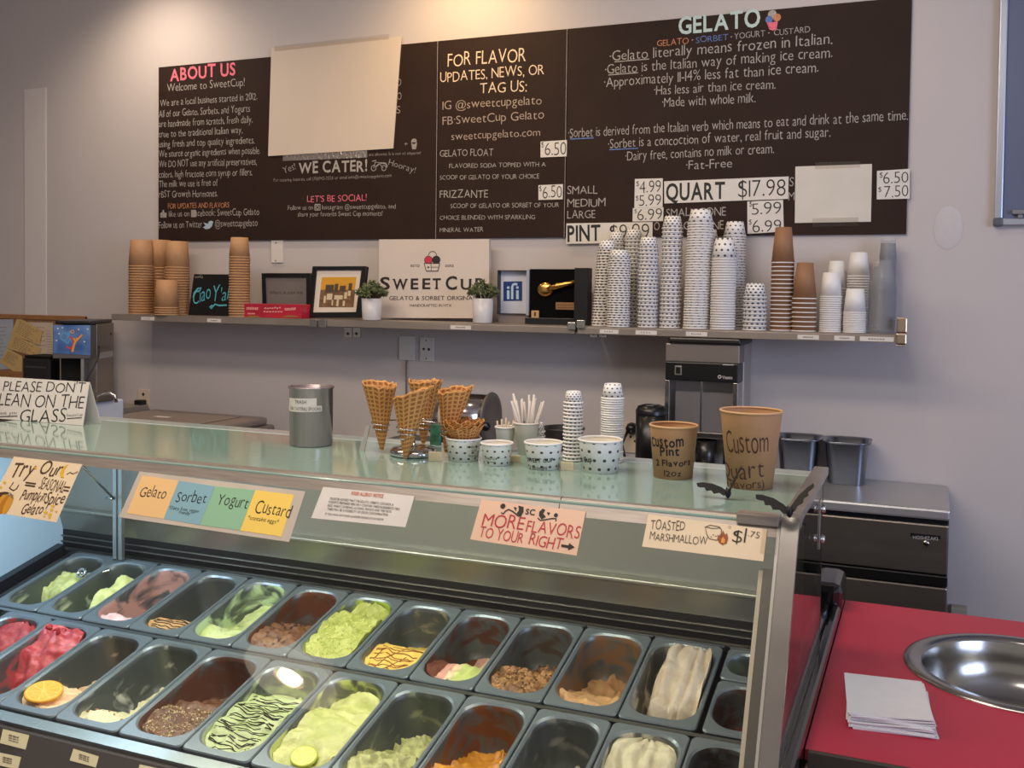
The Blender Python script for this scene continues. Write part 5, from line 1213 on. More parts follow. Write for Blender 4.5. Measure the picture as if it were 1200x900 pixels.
R2 = [
 ('front row pan of deep pink gelato at the frame side', (150, 52, 52), .45, dict(label='deep pink raspberry gelato, half seen beside the strawberry pan', mat=gmat('g_rasp', (184, 74, 74), (164, 54, 58)), prof=[(0, -.08), (.5, -.06), (.7, -.02), (1, -.012)], rough=.012)),
 ('front row pan of red strawberry gelato', (168, 72, 70), .4, dict(label='glossy red strawberry gelato heaped at the far end', mat=gmat('g_straw', (212, 96, 92), (186, 62, 66), scale=16, rough=.35), prof=[(0, -.1), (.38, -.098), (.5, -.05), (.7, -.012), (.9, .006), (1, -.006)], rough=.012, folds=.004, tops=(('berry_piece', bits([(176, 44, 52)], 5, .84, .95, .008, .012, 12)),))),
 ('front row pan holding the orange slice', (170, 160, 142), .16, dict(label='pale orange gelato under the orange slice', mat=gmat('g_orangecream', (242, 206, 160), (232, 186, 132), scale=12), prof=[(0, -.012), (.24, -.012), (.38, -.034), (.5, -.085), (1, -.102)], rough=.010)),
 ('front row pan with a little cream and nut gelato', (180, 182, 172), .22, dict(label='cream coloured gelato with a few nuts at the near end', mat=gmat('g_cream', (226, 220, 180), (212, 204, 156), scale=14), prof=near_m(-.024, -.062, .38), rough=.011, tops=(('nut_pieces', bits([(140, 92, 54), (160, 112, 66)], 8, .05, .26, .004, .007, 13)),))),
 ('front row pan with chocolate smears and chopped nuts', (88, 54, 40), .75, dict(label='chocolate gelato covered with chopped nuts', mat=gmat('g_chocnut', (118, 82, 58), (98, 62, 44)), prof=[(0, -.012), (.25, -.014), (.5, -.032), (.66, -.075), (1, -.1)], rough=.009, tops=(('chopped_nuts', bits([(196, 176, 132), (170, 146, 100), (214, 200, 160)], 330, .02, .44, .0016, .0036, 14)),))),
 ('front row pan of pale green gelato striped with dark syrup', (160, 172, 128), .5, dict(label='pale green gelato crossed by many dark chocolate lines', mat=gmat('g_mint', (188, 200, 146), (172, 186, 126), scale=14), prof=[(0, -.014), (.35, -.006), (.68, -.018), (.85, -.055), (1, -.075)], rough=.009, tops=(('chocolate_lines', drizzle((46, 40, 26), zig(22, .04, .66, .88, 15), .0011)),))),
 ('front row pan of lemon gelato with a lemon slice', (186, 194, 110), .5, dict(label='smooth yellow-green lemon gelato under the lemon slice', mat=gmat('g_lemon', (204, 206, 138), (188, 192, 116), scale=10), prof=[(0, -.02), (.2, -.014), (.5, -.012), (.72, -.026), (.8, -.05), (.9, -.045), (1, -.03)], rough=.010, folds=.003)),
 ('front row pan with lumpy green-grey gelato', (132, 138, 108), .32, dict(label='lumpy pale green-grey gelato at the near end', mat=gmat('g_lumpy', (190, 192, 130), (150, 150, 96), scale=30), prof=[(0, -.012), (.28, -.014), (.42, -.038), (.56, -.085), (1, -.1)], rough=.015, scale=40, cross=lambda a, t: .04*max(0, a-.5)*(1 if .3 < t < .8 else 0))),
 ('front row pan with amber gelato under brown smears', (104, 56, 24), .6, dict(label='amber orange gelato in curled scoops at the near end', mat=gmat('g_amber', (214, 154, 52), (190, 126, 36), scale=18, rough=.38), prof=[(0, -.016), (.2, -.006), (.36, -.018), (.5, -.065), (1, -.1)], rough=.014, scale=32, folds=.003)),
 ('nearly empty front row pan with grey smears', (128, 126, 116), .36, dict(label='thin remains of grey cream gelato in a nearly empty pan', mat=gmat('g_greycream', (150, 146, 132), (120, 118, 108)), prof=[(0, -.08), (.4, -.095), (1, -.1)], rough=.008)),
 ('front row pan with a low ridged block of off-white gelato', (190, 184, 166), .5, dict(label='ridged off-white gelato in the front row near the end post', mat=gmat('g_offwhite2', (204, 198, 170), (184, 176, 148), scale=14), prof=[(0, -.07), (.25, -.05), (.6, -.022), (.9, -.012), (1, -.02)], rough=.006, ridge=.010)),
 ('front row pan with dark brown remains beside the end post', (46, 32, 24), .6, dict(label='dark chocolate remains in the front row beside the end post', mat=gmat('g_dark', (58, 40, 30), (40, 28, 22)), prof=[(0, -.06), (.5, -.08), (1, -.095)], rough=.008)),
]
for i, (pl, sm, am, ge) in enumerate(R2): PANH['f%d' % i] = make_pan(R2X[i], R2X[i+1], .312, L2, pl, sm, am, ge)
# fruit slices
def slice_(name, key, a, t, R, label, cat, rind, pith, flesh, tiltx, tilty, up=.004, th=.006):
    h, xc, q = PANH[key]; p = ROT @ h.pt(a, t, up)+deck(xc, q)
    r = thing(name, label, cat, tuple(p)); r.rotation_euler = (TL+tiltx, tilty, .3)
    mb = MB(); mb.lathe([(0, 0), (R*.97, 0), (R, th*.3), (R, th*.7), (R*.97, th), (R*.88, th)], 32); part('rind', mb, mat(name+'_rind', rind, .45), r, local=True)
    mb = MB(); mb.lathe([(R*.88, th), (0, th)], 32); part('pith', mb, mat(name+'_pith', pith, .5), r, local=True)
    mb = MB()
    for k in range(9):
        a0 = 2*pi*k/9+.06; a1 = 2*pi*(k+1)/9-.06
        vs = [(R*.10*cos((a0+a1)/2), R*.10*sin((a0+a1)/2), th+.0006)]+[(R*.82*cos(a0+(a1-a0)*j/6), R*.82*sin(a0+(a1-a0)*j/6), th+.0006) for j in range(7)]
        mb.add(vs, [list(range(8))])
    part('flesh', mb, mat(name+'_flesh', flesh, .3, bump=.4, bscale=120), r, local=True)
slice_('orange_slice', 'f2', -.15, .14, .041, 'round orange slice lying on the pale orange gelato', 'orange slice', (232, 164, 30), (244, 204, 92), (236, 178, 48), -.05, .1, .006)
slice_('lemon_slice', 'f6', .1, .12, .027, 'small round lemon slice lying on the lemon gelato', 'lemon slice', (188, 196, 54), (220, 224, 130), (204, 210, 92), .1, .05, .004)
# scoop handle end lying in the first pan
h, xc, q = PANH['b0']; p = ROT @ h.pt(.55, .72, .022)+deck(xc, q)
mb = MB(); mb.lathe([(.012+.004*cos(a), .004*sin(a)) for a in [2*pi*i/10 for i in range(11)]], 20, M=Matrix.Rotation(1.0, 4, 'X')); mb.lathe([(0, .003), (.005, .002), (.005, -.002), (0, -.003)], 10, M=Matrix.Rotation(1.0, 4, 'X')); mb.tube([(.012, 0, 0), (.05, .02, .0), (.075, .03, .012)], .004, 8); mb.tube([(-.006, 0, 0), (.006, 0, 0)], .003, 6)
mb.v = [(x+p.x, y+p.y, z+p.z) for x, y, z in mb.v]; single('scoop_handle', mb, chrome, 'ring ended steel scoop handle in the pan beside the blue end wall', 'scoop')

# ------------------------------------------------------------------ things standing on the glass top
def cup_up(mb, R, Rb, h, n=40, mi=(0, 1, 2)):
    t = .0012; rr = .0026
    mb.lathe([(0, .004), (Rb-.004, .004), (Rb-.003, .0005), (Rb, 0), (R, h-rr)], n, mi=mi[0], vr=(3, 4))
    mb.lathe([(R-.0004+rr*cos(a)*.9, h-rr+rr*sin(a)) for a in [pi*2*i/10 for i in range(11)]], n, mi=mi[1])
    mb.lathe([(0, .006), (Rb-t-.001, .006), (R-t, h-rr)], n, mi=mi[2]); return mb
def on_top(u, v): return at_z(u, v, ZT+.0003)
def sized(u, v, px): 
    p = on_top(u, v); return px*(p-Vector((0, 0, EYE))).dot(_fw)/F_PX
def top_cup(u, v, wtop, wbot, hpx, name, label, cat, mats, partname='cup_body'):
    p = on_top(u, v); R = sized(u, v, wtop)/2; Rb = sized(u, v, wbot)/2; H = sized(u, v, hpx)
    # the sighted point is the near lower edge; the axis lies one radius further
    d = Vector((p.x, p.y)).normalized(); ax = Vector((p.x+d.x*Rb, p.y+d.y*Rb))
    t = thing(name, label, cat, (ax.x, ax.y, ZT+.0003))
    mb = cup_up(MB(), R, Rb, H); part(partname, mb, mats, t, local=True)
    rf = lambda z: (R+Rb)/2 if z is None else Rb+(R-Rb)*min(1, max(0, (z-ZT)/H))
    return t, Round(ax.x, ax.y, rf), R, Rb, H
white_in = mat('cup_inside', (232, 224, 206), .5)
KU = [kraft, kraft_rim, mat('kraft_inside', (186, 140, 96), .6)]; DU = [dots_l, white_card, white_in]
def on_cup(t, sf, rows, m, name='lettering', wt='r', hand=.1, off=.0006, slant=0):
    mb = MB()
    for r in rows: write(mb, sf, *r[:6], wt=(r[6] if len(r) > 6 else wt), off=off, hand=hand, slant=slant)
    return part(name, mb, m, t)
t, sf, *_ = top_cup(878.5, 574.5, 72.5, 53, 92, 'quart_tub', 'large brown paper tub handwritten Custom Quart on the glass top', 'tub', KU)
on_cup(t, sf, [('Custom', 853.5, 531, 900, 530, 27, 't'), ('Quart', 848, 559, 895, 560, 20, 't'), ('(4 Flavors)', 850, 569.5, 895, 571.5, 10, 't')], mat('pen_brown', (70, 40, 26), .6), hand=.12)
t, sf, *_ = top_cup(788.5, 562.5, 56.5, 46, 63, 'pint_tub', 'brown paper tub handwritten Custom Pint 2 Flavors 12oz on the glass top', 'tub', KU)
on_cup(t, sf, [('Custom', 764.5, 522, 801, 522.5, 11, 'b'), ('Pint', 774, 534, 796, 534.5, 10, 'b'), ('2 Flavors', 769.5, 545, 808, 544.5, 7, 'b'), ('12oz', 778.6, 558, 798, 558.5, 7, 'r')], ink, hand=.12)
t, sf, *_ = top_cup(703, 555.5, 52, 42, 39, 'paper_cup', 'large dotted paper cup beside the Custom Pint tub', 'cup', DU)
on_cup(t, sf, [('eet Cup', 676, 541, 694, 541.4, 6, 'b')], ink, hand=0)
t, sf, *_ = top_cup(636.5, 551.5, 45, 37, 32, 'paper_cup', 'white cup with the shop name print and marked 3 Scoops by hand', 'cup', DU)
on_cup(t, sf, [('SWEET CUP', 618.5, 540.6, 648, 541.2, 4.2, 'b')], ink, 'print_lettering', hand=0)
on_cup(t, sf, [('3 Scoops', 621, 549.8, 641, 550.3, 4.4, 'r')], ink)
t, sf, *_ = top_cup(582, 546.5, 38, 31, 26.5, 'paper_cup', 'short white cup with a few motifs, between waffle bowls and the straws', 'cup', DU)
on_cup(t, sf, [('SMALL CUP', 569, 538, 583, 539, 2.4, 'r'), ('two scoops', 570, 541.4, 581.5, 542.4, 2, 'r')], ink, hand=.02)
t, sf, R, Rb, H = top_cup(543, 541.5, 42, 35, 27, 'paper_cup', 'dotted paper cup holding waffle bowls', 'cup', DU)
on_cup(t, sf, [('SWEET CUP', 547, 525, 560, 525, 2.4, 'r'), ('waffle', 552, 529, 558, 529, 2.2, 'r'), ('bowls', 549, 535, 560, 535, 2, 'r')], ink, hand=.02)
wb_loc = Vector(t.location); wbR = R; wbH = H
waf = uv_waffle('waffle_crust', (212, 156, 88), (158, 98, 48), 17, 17)
waf_b = uv_waffle('waffle_crust_bowl', (210, 152, 84), (160, 98, 48), 26, 5)
# waffle bowls nested in the cup
for i in range(3):
    mb = MB(); n = 72; k = 10; vs = []; uvs = []; fs = []; R0 = wbR*.62; R1_ = wbR*1.10
    for side in (0, 1):
        for j in range(k+1):
            for a_ in range(n):
                an = 2*pi*a_/n; tt = j/k; ruff = 1+.06*tt*sin(an*7+i*1.3)+.03*tt*sin(an*11+i); r = (R0+(R1_-R0)*tt)*ruff-(0.0016 if side else 0)
                vs.append(Vector((r*cos(an), r*sin(an), .036*tt*(1+.10*tt*sin(an*9+i*2)) + (.0016 if side and j == 0 else 0))))
    def idx(s_, j, a_): return s_*(k+1)*n+j*n+a_ % n
    for s_ in (0, 1):
        for j in range(k):
            for a_ in range(n):
                f = [idx(s_, j, a_), idx(s_, j, a_+1), idx(s_, j+1, a_+1), idx(s_, j+1, a_)]; fs.append(f if not s_ else f[::-1]); u_ = [(a_/n, j/k), ((a_+1)/n, j/k), ((a_+1)/n, (j+1)/k), (a_/n, (j+1)/k)]; uvs.append(u_ if not s_ else u_[::-1])
    for a_ in range(n): fs.append([idx(0, k, a_), idx(0, k, a_+1), idx(1, k, a_+1), idx(1, k, a_)]); uvs.append([(a_/n, 1), ((a_+1)/n, 1), ((a_+1)/n, 1), (a_/n, 1)])
    for s_ in (0, 1): fs.append([idx(s_, 0, a_) for a_ in range(n)]); uvs.append([(.5, .5)]*n)
    mb.add(vs, fs, uvs, 0, True)
    o = link('waffle_bowl', mb, waf_b); o.location = (wb_loc.x, wb_loc.y, ZT+wbH-.010+i*.0065); o.rotation_euler = (0, 0, i*.7)
    tag(o, f"ruffled waffle bowl in the dotted cup, {ordinal(2-i)} of the three", 'waffle bowl', 'waffle bowls in the cup')
# cone stand
sp = on_top(474, 536.5); sp = Vector((sp.x, sp.y+.045, 0)); SXY = sp
t = thing('cone_stand', 'chrome wire stand with a round base holding four waffle cones', 'cone stand', (sp.x, sp.y, ZT+.0003))
mb = MB(); mb.lathe([(0, 0), (.052, 0), (.056, .003), (.056, .010), (.050, .017), (.030, .022), (.010, .024), (0, .0245)], 40); part('base', mb, chrome, t, local=True)
part('post', MB().tube([(0, 0, .024), (0, 0, .085)], .0035, 10), chrome, t, local=True)
mb = MB(); mb.lathe([(0, .074), (.007, .076), (.010, .082), (.007, .088), (0, .09)], 16); part('hub', mb, chrome, t, local=True)
def cone(mb, seed, top0, top1, th0, r_top, roll=1.15, L=.165):
    """rolled waffle cone standing on its tip; its mouth is cut on the slant"""
    n = 56; k = 30; tot = 2*pi*roll; vs = []; fs = []; uvs = []
    for side in (0, 1):
        for i in range(n+1):
            th = tot*i/n; top = top0+(top1-top0)*(.5+.5*cos(th-th0))+.006*noise.noise(Vector((th*3, seed, 0)))+.0034*noise.noise(Vector((th*11, seed, 3)))
            for j in range(k+1):
                z = top*j/k; r = (.0035+(r_top-.0035)*z/L)*(1+.10*(i/n))-(.0014 if side else 0)
                vs.append(Vector((r*cos(th), r*sin(th), z)))
    K = k+1; N1 = (n+1)*K
    for s_ in (0, 1):
        for i in range(n):
            for j in range(k):
                f = [s_*N1+i*K+j, s_*N1+(i+1)*K+j, s_*N1+(i+1)*K+j+1, s_*N1+i*K+j+1]; u_ = [(roll*i/n, .9*j/k), (roll*(i+1)/n, .9*j/k), (roll*(i+1)/n, .9*(j+1)/k), (roll*i/n, .9*(j+1)/k)]
                fs.append(f if not s_ else f[::-1]); uvs.append(u_ if not s_ else u_[::-1])
    for i in range(n): fs.append([i*K+k, (i+1)*K+k, N1+(i+1)*K+k, N1+i*K+k]); uvs.append([(.5, .0)]*4)
    for i in (0, n):
        for j in range(k): fs.append([i*K+j, i*K+j+1, N1+i*K+j+1, N1+i*K+j]); uvs.append([(.0, .5)]*4)
    mb.add(vs, fs, uvs, 0, True); return mb
for i, (dx, dy, z0, t0, t1, th0, rt_, lx, ly, lab) in enumerate([(-.083, -.004, .006, .150, .166, 2.9, .040, -.05, 0, 'waffle cone in the ring of the stand nearest the steel bin'),
    (-.012, .070, .016, .148, .156, 1.6, .042, -.03, .1, 'waffle cone behind the stand post'), (.012, -.062, .003, .134, .172, .1, .045, .10, -.04, 'waffle cone in front of the stand post with its mouth opening toward the bowls'),
    (.082, .002, .012, .138, .160, .6, .041, .12, .02, 'waffle cone in the ring of the stand nearest the waffle bowls')]):
    o = link('waffle_cone', cone(MB(), i*5.1, t0, t1, th0, rt_), waf)
    o.location = (sp.x+dx, sp.y+dy, ZT+z0); o.rotation_euler = (-ly, lx, 0); tag(o, lab, 'waffle cone', 'waffle cones in the chrome stand')
    mb = MB(); q = []
    for j in range(61):
        zz = .078-.030*j/60; rr = (.0035+(rt_-.0035)*(zz-z0)/.165)*1.12+.0022; a_ = 2*pi*2.5*j/60+atan2(-dy, -dx); q.append((dx+lx*(zz-z0)+rr*cos(a_), dy+ly*(zz-z0)+rr*sin(a_), zz))
    part('ring_coil', mb.tube(q, .0013, 6), chrome, t, local=True)
    part('arm', MB().tube([(0, 0, .082), q[0]], .0018, 6), chrome, t, local=True)
# steel bin
p = on_top(364.5, 525); R = sized(364.5, 525, 53)/2; H = sized(364.5, 525, 70); d = Vector((p.x, p.y)).normalized(); ax = (p.x+d.x*R, p.y+d.y*R, ZT+.0003)
t = thing('spoon_bin', 'round stainless steel bin with a stuck on TRASH label', 'bin', ax)
mb = MB(); mb.lathe([(0, 0), (R*.93, 0), (R*.96, .004), (R*.965, H-.006), (R, H-.004), (R+.002, H-.001), (R, H+.001), (R*.94, H-.001), (R*.93, .008), (0, .006)], 48); part('bin_body', mb, mat('bin_steel', (150, 138, 140), .24, .6, vary=.35, vscale=14, stretch=(1, 1, .03)), t, local=True)  # vertical streaks in the colour stand in for reflections on the steel
sf = Round(ax[0], ax[1], lambda z: R*.966)
part('label_strip', sheet(sf, [(339.5, 466), (371, 466.6), (371, 475.6), (339.5, 475)], .0002, .0004, 8), paper, t); part('label_strip', sheet(sf, [(338.8, 474), (377, 475.4), (377, 482), (338.8, 481)], .0004, .0004, 8), paper, t)
on_cup(t, sf, [('TRASH', 346, 473, 359, 473.4, 4.4, 't'), ('FOR TASTING SPOONS', 341, 480, 376, 481, 4, 't')], ink, hand=.05, off=.0011)
# cup stacks on the glass
ZG = ZT+.0003
def gstack(u, vb, wpx, hpx, n, top_v, mats, label, taper=.76):
    p = at_z(u, vb, ZG); R = sized(u, vb, wpx)/2; d = Vector((p.x, p.y)).normalized(); y = p.y+d.y*R
    return stack('dotted_cup', u, vb, y, wpx, hpx, n, top_v, mats, label, 'dotted paper cups on the glass top', taper=taper, zb=ZG)
gstack(671, 541.5, 24, 14, 17, 458.5, DS, 'small dotted cup|stack on the glass behind the 3 Scoops cup')
dots_m2 = dots_m
gstack(716.5, 543, 27.5, 18, 28, 449.5, DM, 'dotted cup|taller stack on the glass behind the large dotted cup')
gstack(628.5, 531, 21, 11, 5, 495.5, DS, 'small dotted cup|low stack beside the straws')
# straws in a paper cup, spoons in a white cup
p = on_top(611, 534); R = sized(611, 534, 30)/2; t = thing('straw_cup', 'pale cup holding paper wrapped straws behind the short white cup', 'cup', (p.x, p.y+R, ZG))
mb = cup_up(MB(), R*1.02, R*.62, .076, 28); part('cup_body', mb, [mat('straw_cup_card', (214, 206, 198), .5)]*3, t, local=True)
wrap = mat('straw_wrapper', (206, 198, 192), .6)
rnd = random.Random(4)
for i in range(18):
    a_ = rnd.uniform(0, 2*pi); b0 = Vector((cos(a_)*R*.3, sin(a_)*R*.3, .008)); tx = rnd.uniform(-.050, .052); ty = rnd.uniform(-.012, .02); L_ = rnd.uniform(.112, .135)
    e = Vector((tx, ty, L_)); e = b0+(e-Vector((b0.x*.2, b0.y*.2, 0)))
    k = (.076)/(e.z); m_ = b0.lerp(e, k); rr = sqrt(m_.x**2+m_.y**2); lim = R*.96
    if rr > lim: s_ = lim/rr; e = Vector((e.x*s_, e.y*s_, e.z))
    mb = MB(); mb.tube([b0+Vector((p.x, p.y+R, ZG)), e+Vector((p.x, p.y+R, ZG))], .0027, 7)
    single('wrapped_straw', mb, wrap, 'paper wrapped straw standing in the pale cup behind the short white cup', 'straw', 'wrapped straws in the cup', pivot=b0+Vector((p.x, p.y+R, ZG)))
p = on_top(587, 531); R = sized(587, 531, 23)/2; t = thing('spoon_cup', 'small white cup of flat sample sticks beside the wrapped straws', 'cup', (p.x, p.y+R, ZG))
part('cup_body', cup_up(MB(), R, R*.74, .062, 28), [white_card]*3, t, local=True)
for i in range(6):
    bx = p.x-.010+i*.0045; mb = MB(); mb.tube([(bx, p.y+R-.006+.003*(i % 3), ZG+.008), (bx+(i-1.5)*.006, p.y+R-.004+.003*(i % 3), ZG+.074+.004*(i % 3))], .0022, 6)
    single('sample_stick', mb, mat('stick_wood', (196, 178, 154), .6), 'flat pale sample stick in the small white cup beside the straws', 'stick', 'sample sticks in the small cup', pivot=(bx, p.y+R, ZG+.008))
# folded sign on the glass
TS = Lean(at_z(98, 499, ZG).y, ZG, .28); 
q = [TS.to2(*c) for c in [(-8, 443.6), (105.3, 445.3), (97.2, 498.6), (-14, 500.6)]]
t = thing('tent_sign', 'white folded card reading PLEASE DON\'T LEAN ON THE GLASS', 'sign', tuple(TS.to3(q[2].x, ZG+.0004, 0)))
zb, zt = ZG+.0004, (q[0].y+q[1].y)/2
for i in (2, 3): q[i].y = zb
for i in (0, 1): q[i].y = zt
mb = MB(); mb.prism([tuple(c) for c in q], lambda a, b, o: TS.to3(a, b, -o), .0012); part('front_panel', mb, paper, t)
yt = TS.y0+TS.k*(zt-zb)
mb = MB(); mb.prism([tuple(q[0]), tuple(q[1]), (q[2].x+.012, zb), (q[3].x+.012, zb)], lambda a, b, o: Vector((a, yt+.0015+(zt-b)*.16+o, b)), .0012); part('rear_panel', mb, paper, t)
mb = MB()
for r in [("PLEASE DON'T", 3.3, 458.3, 99, 460.2, 11.5), ('LEAN ON THE', -2, 475.6, 97.5, 478.6, 14), ('GLASS', 22.5, 495, 76.3, 494.8, 15), ('Thank you', -7, 486, 19.7, 485.4, 3.6), ('SweetCup', 78, 488.3, 97, 487.4, 3)]: write(mb, TS, *r, wt='x', off=.0007, hand=.08)
stroke(TS, [(-7, 488.4), (20.5, 487.6)], .7, mb, 0, .0007); stroke(TS, [(78.5, 490.6), (96, 489.4)], .7, mb, 0, .0007)
part('sign_lettering', mb, ink, t)
# paper bats
bat_m = mat('bat_black', (14, 13, 14), .6)
def bat(u, v, lw, rw, label, z):
    """folded black paper bat: body at the sighted point, each wing an arm of (span, outline)"""
    p = at_z(u, v, z); t = thing('paper_bat', label, 'decoration', (p.x, p.y, z))
    mb = MB(); mb.lathe([(0, -.010), (.004, -.006), (.0062, 0), (.005, .005), (.0035, .008), (0, .009)], 12, c=(0, 0, .011)); mb.lathe([(.0018, 0), (0, .005)], 6, c=(-.003, 0, .0185)); mb.lathe([(.0018, 0), (0, .005)], 6, c=(.003, 0, .0185)); part('body', mb, bat_m, t, local=True)
    for tip in (lw, rw):
        q = Vector(tip); e = q.normalized(); L_ = q.length; nrm = e.cross(Vector((0, -.75, -.65))).normalized(); dn = Vector((0, -.6, -.35)); dn = (dn-e*dn.dot(e)).normalized()
        out = [(0, -.004), (.25, -.010), (.55, -.012), (.85, -.007), (1, 0), (.92, .008), (.84, .008), (.72, .004), (.62, .012), (.50, .006), (.38, .013), (.24, .006), (.10, .010), (0, .006)]
        mb = MB(); nn = e.cross(dn).normalized()
        mb.prism(out, lambda a, b, o: Vector((0, 0, .011))+e*(a*L_)+dn*b+nn*o, .0008); part('wing', mb, bat_m, t, local=True)
bat(853, 585, (-.060, .0, .014), (.022, .012, .052), 'black paper bat on the glass in front of the Custom Quart tub', ZT+.0005)
bat(925, 608, (-.058, .012, .022), (.034, .03, .046), 'black paper bat stuck on top of the steel end post', ZT+.0125)
# small cards under the rear edge of the glass
for u0, u1, v0, v1, lab in ((501, 520, 529, 540, 'small white card on the glass between the cone stand and the waffle bowl cup'), (656, 674, 541, 551, 'small cream price card at the foot of the dotted cup stack'), (594, 612, 533, 541, 'small white price card at the foot of the straw cup')):
    p = on_top(u0, v1); p2 = on_top(u1, v1); h_ = sized(u0, v1, v1-v0)
    t = thing('price_card', lab, 'label card', ((p.x+p2.x)/2, p.y, ZG))
    part('card', MB().box((p.x, p.y+.004, ZG), (p2.x, p.y+.006, ZG+h_), bev=.0004), cream, t)
    part('holder', MB().box((p.x-.002, p.y, ZG), (p2.x+.002, p.y+.0015, ZG+h_*.9), bev=.0004), clear_g, t)

p = on_top(489, 528); h_ = sized(489, 525, 19); w_ = sized(489, 525, 12)
single('green_carton', MB().box((p.x-w_/2, p.y+.09, ZG), (p.x+w_/2, p.y+.105, ZG+h_+.012), bev=.001), mat('carton_green', (66, 124, 92), .5, vary=.4, vscale=60), 'small green speckled carton behind the front waffle cone', 'carton')
p = on_top(418, 530); a = sized(418, 530, 7)
mb = MB(); mb.prism([(0, 0), (a, 0), (a*2.0, a*4.2), (a*1.3, a*4.2)], lambda x, y_, o: Vector((p.x-a*.8+x, p.y+.03+o, ZG+y_)), .003)
single('card_clip', mb, mat('clip_pale', (186, 182, 176), .35), 'pale slanted card clip between the steel bin and the nearest waffle cone', 'clip')
# ------------------------------------------------------------------ things behind the case
CZ = 1.05
t = thing('side_counter', 'plain counter against the wall under the slush machine', 'counter', (-4.1, 3.72, 0))
part('counter_body', MB().box((-4.75, 3.48, .0), (-3.665, D-.002, CZ-.031), bev=.004), mat('counter_grey', (112, 104, 98), .5), t)
part('counter_slab', MB().box((-4.76, 3.46, CZ-.03), (-3.655, D-.002, CZ), bev=.004), mat('slab_grey', (140, 130, 122), .4), t)
# notice board with papers
a = at_y(-70, 366, D-.02); b = at_y(99, 371.5, D-.02); zb = at_y(40, 443, D-.02).z
t = thing('cork_board', 'wood framed cork board with papers at the wall corner', 'notice board', ((a.x+b.x)/2, D-.01, zb))
part('cork', MB().box((a.x+.02, D-.012, zb+.01), (b.x-.01, D-.0005, a.z-.01)), mat('cork', (150, 112, 78), .85, vary=.15, vscale=60), t)
wood = mat('oak_trim', (152, 106, 62), .5, vary=.15, vscale=12, stretch=(1, 1, 10))
part('frame_rail', MB().box((a.x, D-.02, a.z-.025), (b.x, D-.0005, a.z), bev=.003), wood, t); part('frame_rail', MB().box((a.x, D-.02, zb-.02), (b.x, D-.0005, zb+.03), bev=.003), wood, t)
part('frame_stile', MB().box((b.x-.02, D-.0195, zb), (b.x, D-.0005, a.z-.001), bev=.003), wood, t)
NB = PlaneY(D-.0125)
yel = mat('yellow_receipt', (206, 176, 118), .65, vary=.06, vscale=20); blu = mat('pale_blue_paper', (172, 180, 194), .6); wh2 = mat('warm_white_paper', (206, 190, 174), .65, vary=.03, vscale=14)
def note(label, pts, m, o, rows, name='pinned_note'):
    c = NB.to3(*NB.to2(*pts[3]), o); tt = thing(name, label, 'paper note', tuple(c))
    part('sheet', sheet(NB, pts, o, .0006, 2), m, tt); mb = MB(); (x0, y0), (x1, y1), (x2, y2), (x3, y3) = pts; rnd = random.Random(int(x0*7+y0))
    for r in range(rows):
        f = .16+.7*r/rows; g0, g1 = .12, rnd.uniform(.55, .88)
        k = 6
        for i in range(k):
            g = g0+(g1-g0)*i/k; e = g+(g1-g0)/k*.7
            P_ = lambda g: (x0+(x1-x0)*g+(x3-x0)*f, y0+(y1-y0)*g+(y3-y0)*f)
            stroke(NB, [P_(g), P_(e)], .55, mb, 0, o+.0009)
    part('note_writing', mb, mat('note_grey', (136, 118, 100), .7), tt)
note('pale blue printed sheet on the cork board', [(-12, 374.6), (15.8, 373.8), (14.4, 432), (-12, 434)], blu, .0004, 9)
note('white sheet half hidden behind the yellow receipts', [(30, 377.4), (55, 377.8), (54.4, 416), (38, 415)], wh2, .0004, 5)
note('long narrow white receipt hanging beside the slush machine', [(52.6, 377.8), (62.4, 378.2), (61.8, 440.6), (56.4, 440.4)], wh2, .0014, 14)
note('lowest of the three yellow receipts on the cork board', [(9.2, 408.3), (26.6, 417.5), (26.2, 441.5), (0, 424.4)], yel, .0024, 8)
note('middle one of the three yellow receipts on the cork board', [(15, 390.8), (49.6, 408.3), (44, 418.5), (9, 408)], yel, .0036, 6)
note('top one of the three yellow receipts on the cork board', [(21.7, 371.5), (51, 388), (47, 404.5), (14, 391.5)], yel, .0048, 7)
# black box on the side counter
a = at_y(26, 416, 3.62); b = at_y(58, 415, 3.62)
t = thing('black_printer', 'black box shaped printer on the counter below the yellow receipts', 'printer', ((a.x+b.x)/2, 3.68, CZ+.0005))
part('housing', MB().box((a.x, 3.62, CZ+.001), (b.x, 3.76, a.z-.012), bev=.008), black_pl, t); part('top_cover', MB().box((a.x+.006, 3.626, a.z-.0115), (b.x-.006, 3.75, a.z), bev=.004), black_mt, t)
part('paper_slot', MB().box((a.x+.02, 3.6185, a.z-.06), (b.x-.02, 3.6199, a.z-.052)), mat('slot_grey', (60, 58, 58), .4), t)
# slush machine, turned a little toward the shop
FRX, FRY = -3.668, 3.62; AN = radians(27)
t = thing('slush_machine', 'steel slush machine with a blue graphic front on the side counter', 'drink machine', (FRX, FRY, CZ+.0005)); t.rotation_euler = (0, 0, AN)
zl = lambda z: z-CZ-.0005
ms = mat('machine_steel', (150, 140, 130), .32, .9, vary=.05, vscale=5)
Wd, Dp_ = .178, .35
part('body', MB().box((-Wd, .095, .001), (0, Dp_, zl(1.466)), bev=.004), ms, t, local=True)
part('head', MB().box((-Wd+.004, .0, zl(1.305)), (-.002, .0945, zl(1.462)), bev=.003), mat('head_grey', (96, 92, 92), .4), t, local=True)
part('lid', MB().box((-Wd+.01, .01, zl(1.4665)), (-.004, Dp_-.01, zl(1.484)), bev=.006), black_pl, t, local=True)
part('dispense_back', MB().box((-Wd+.012, .084, .03), (-.062, .0945, zl(1.304))), black_mt, t, local=True)
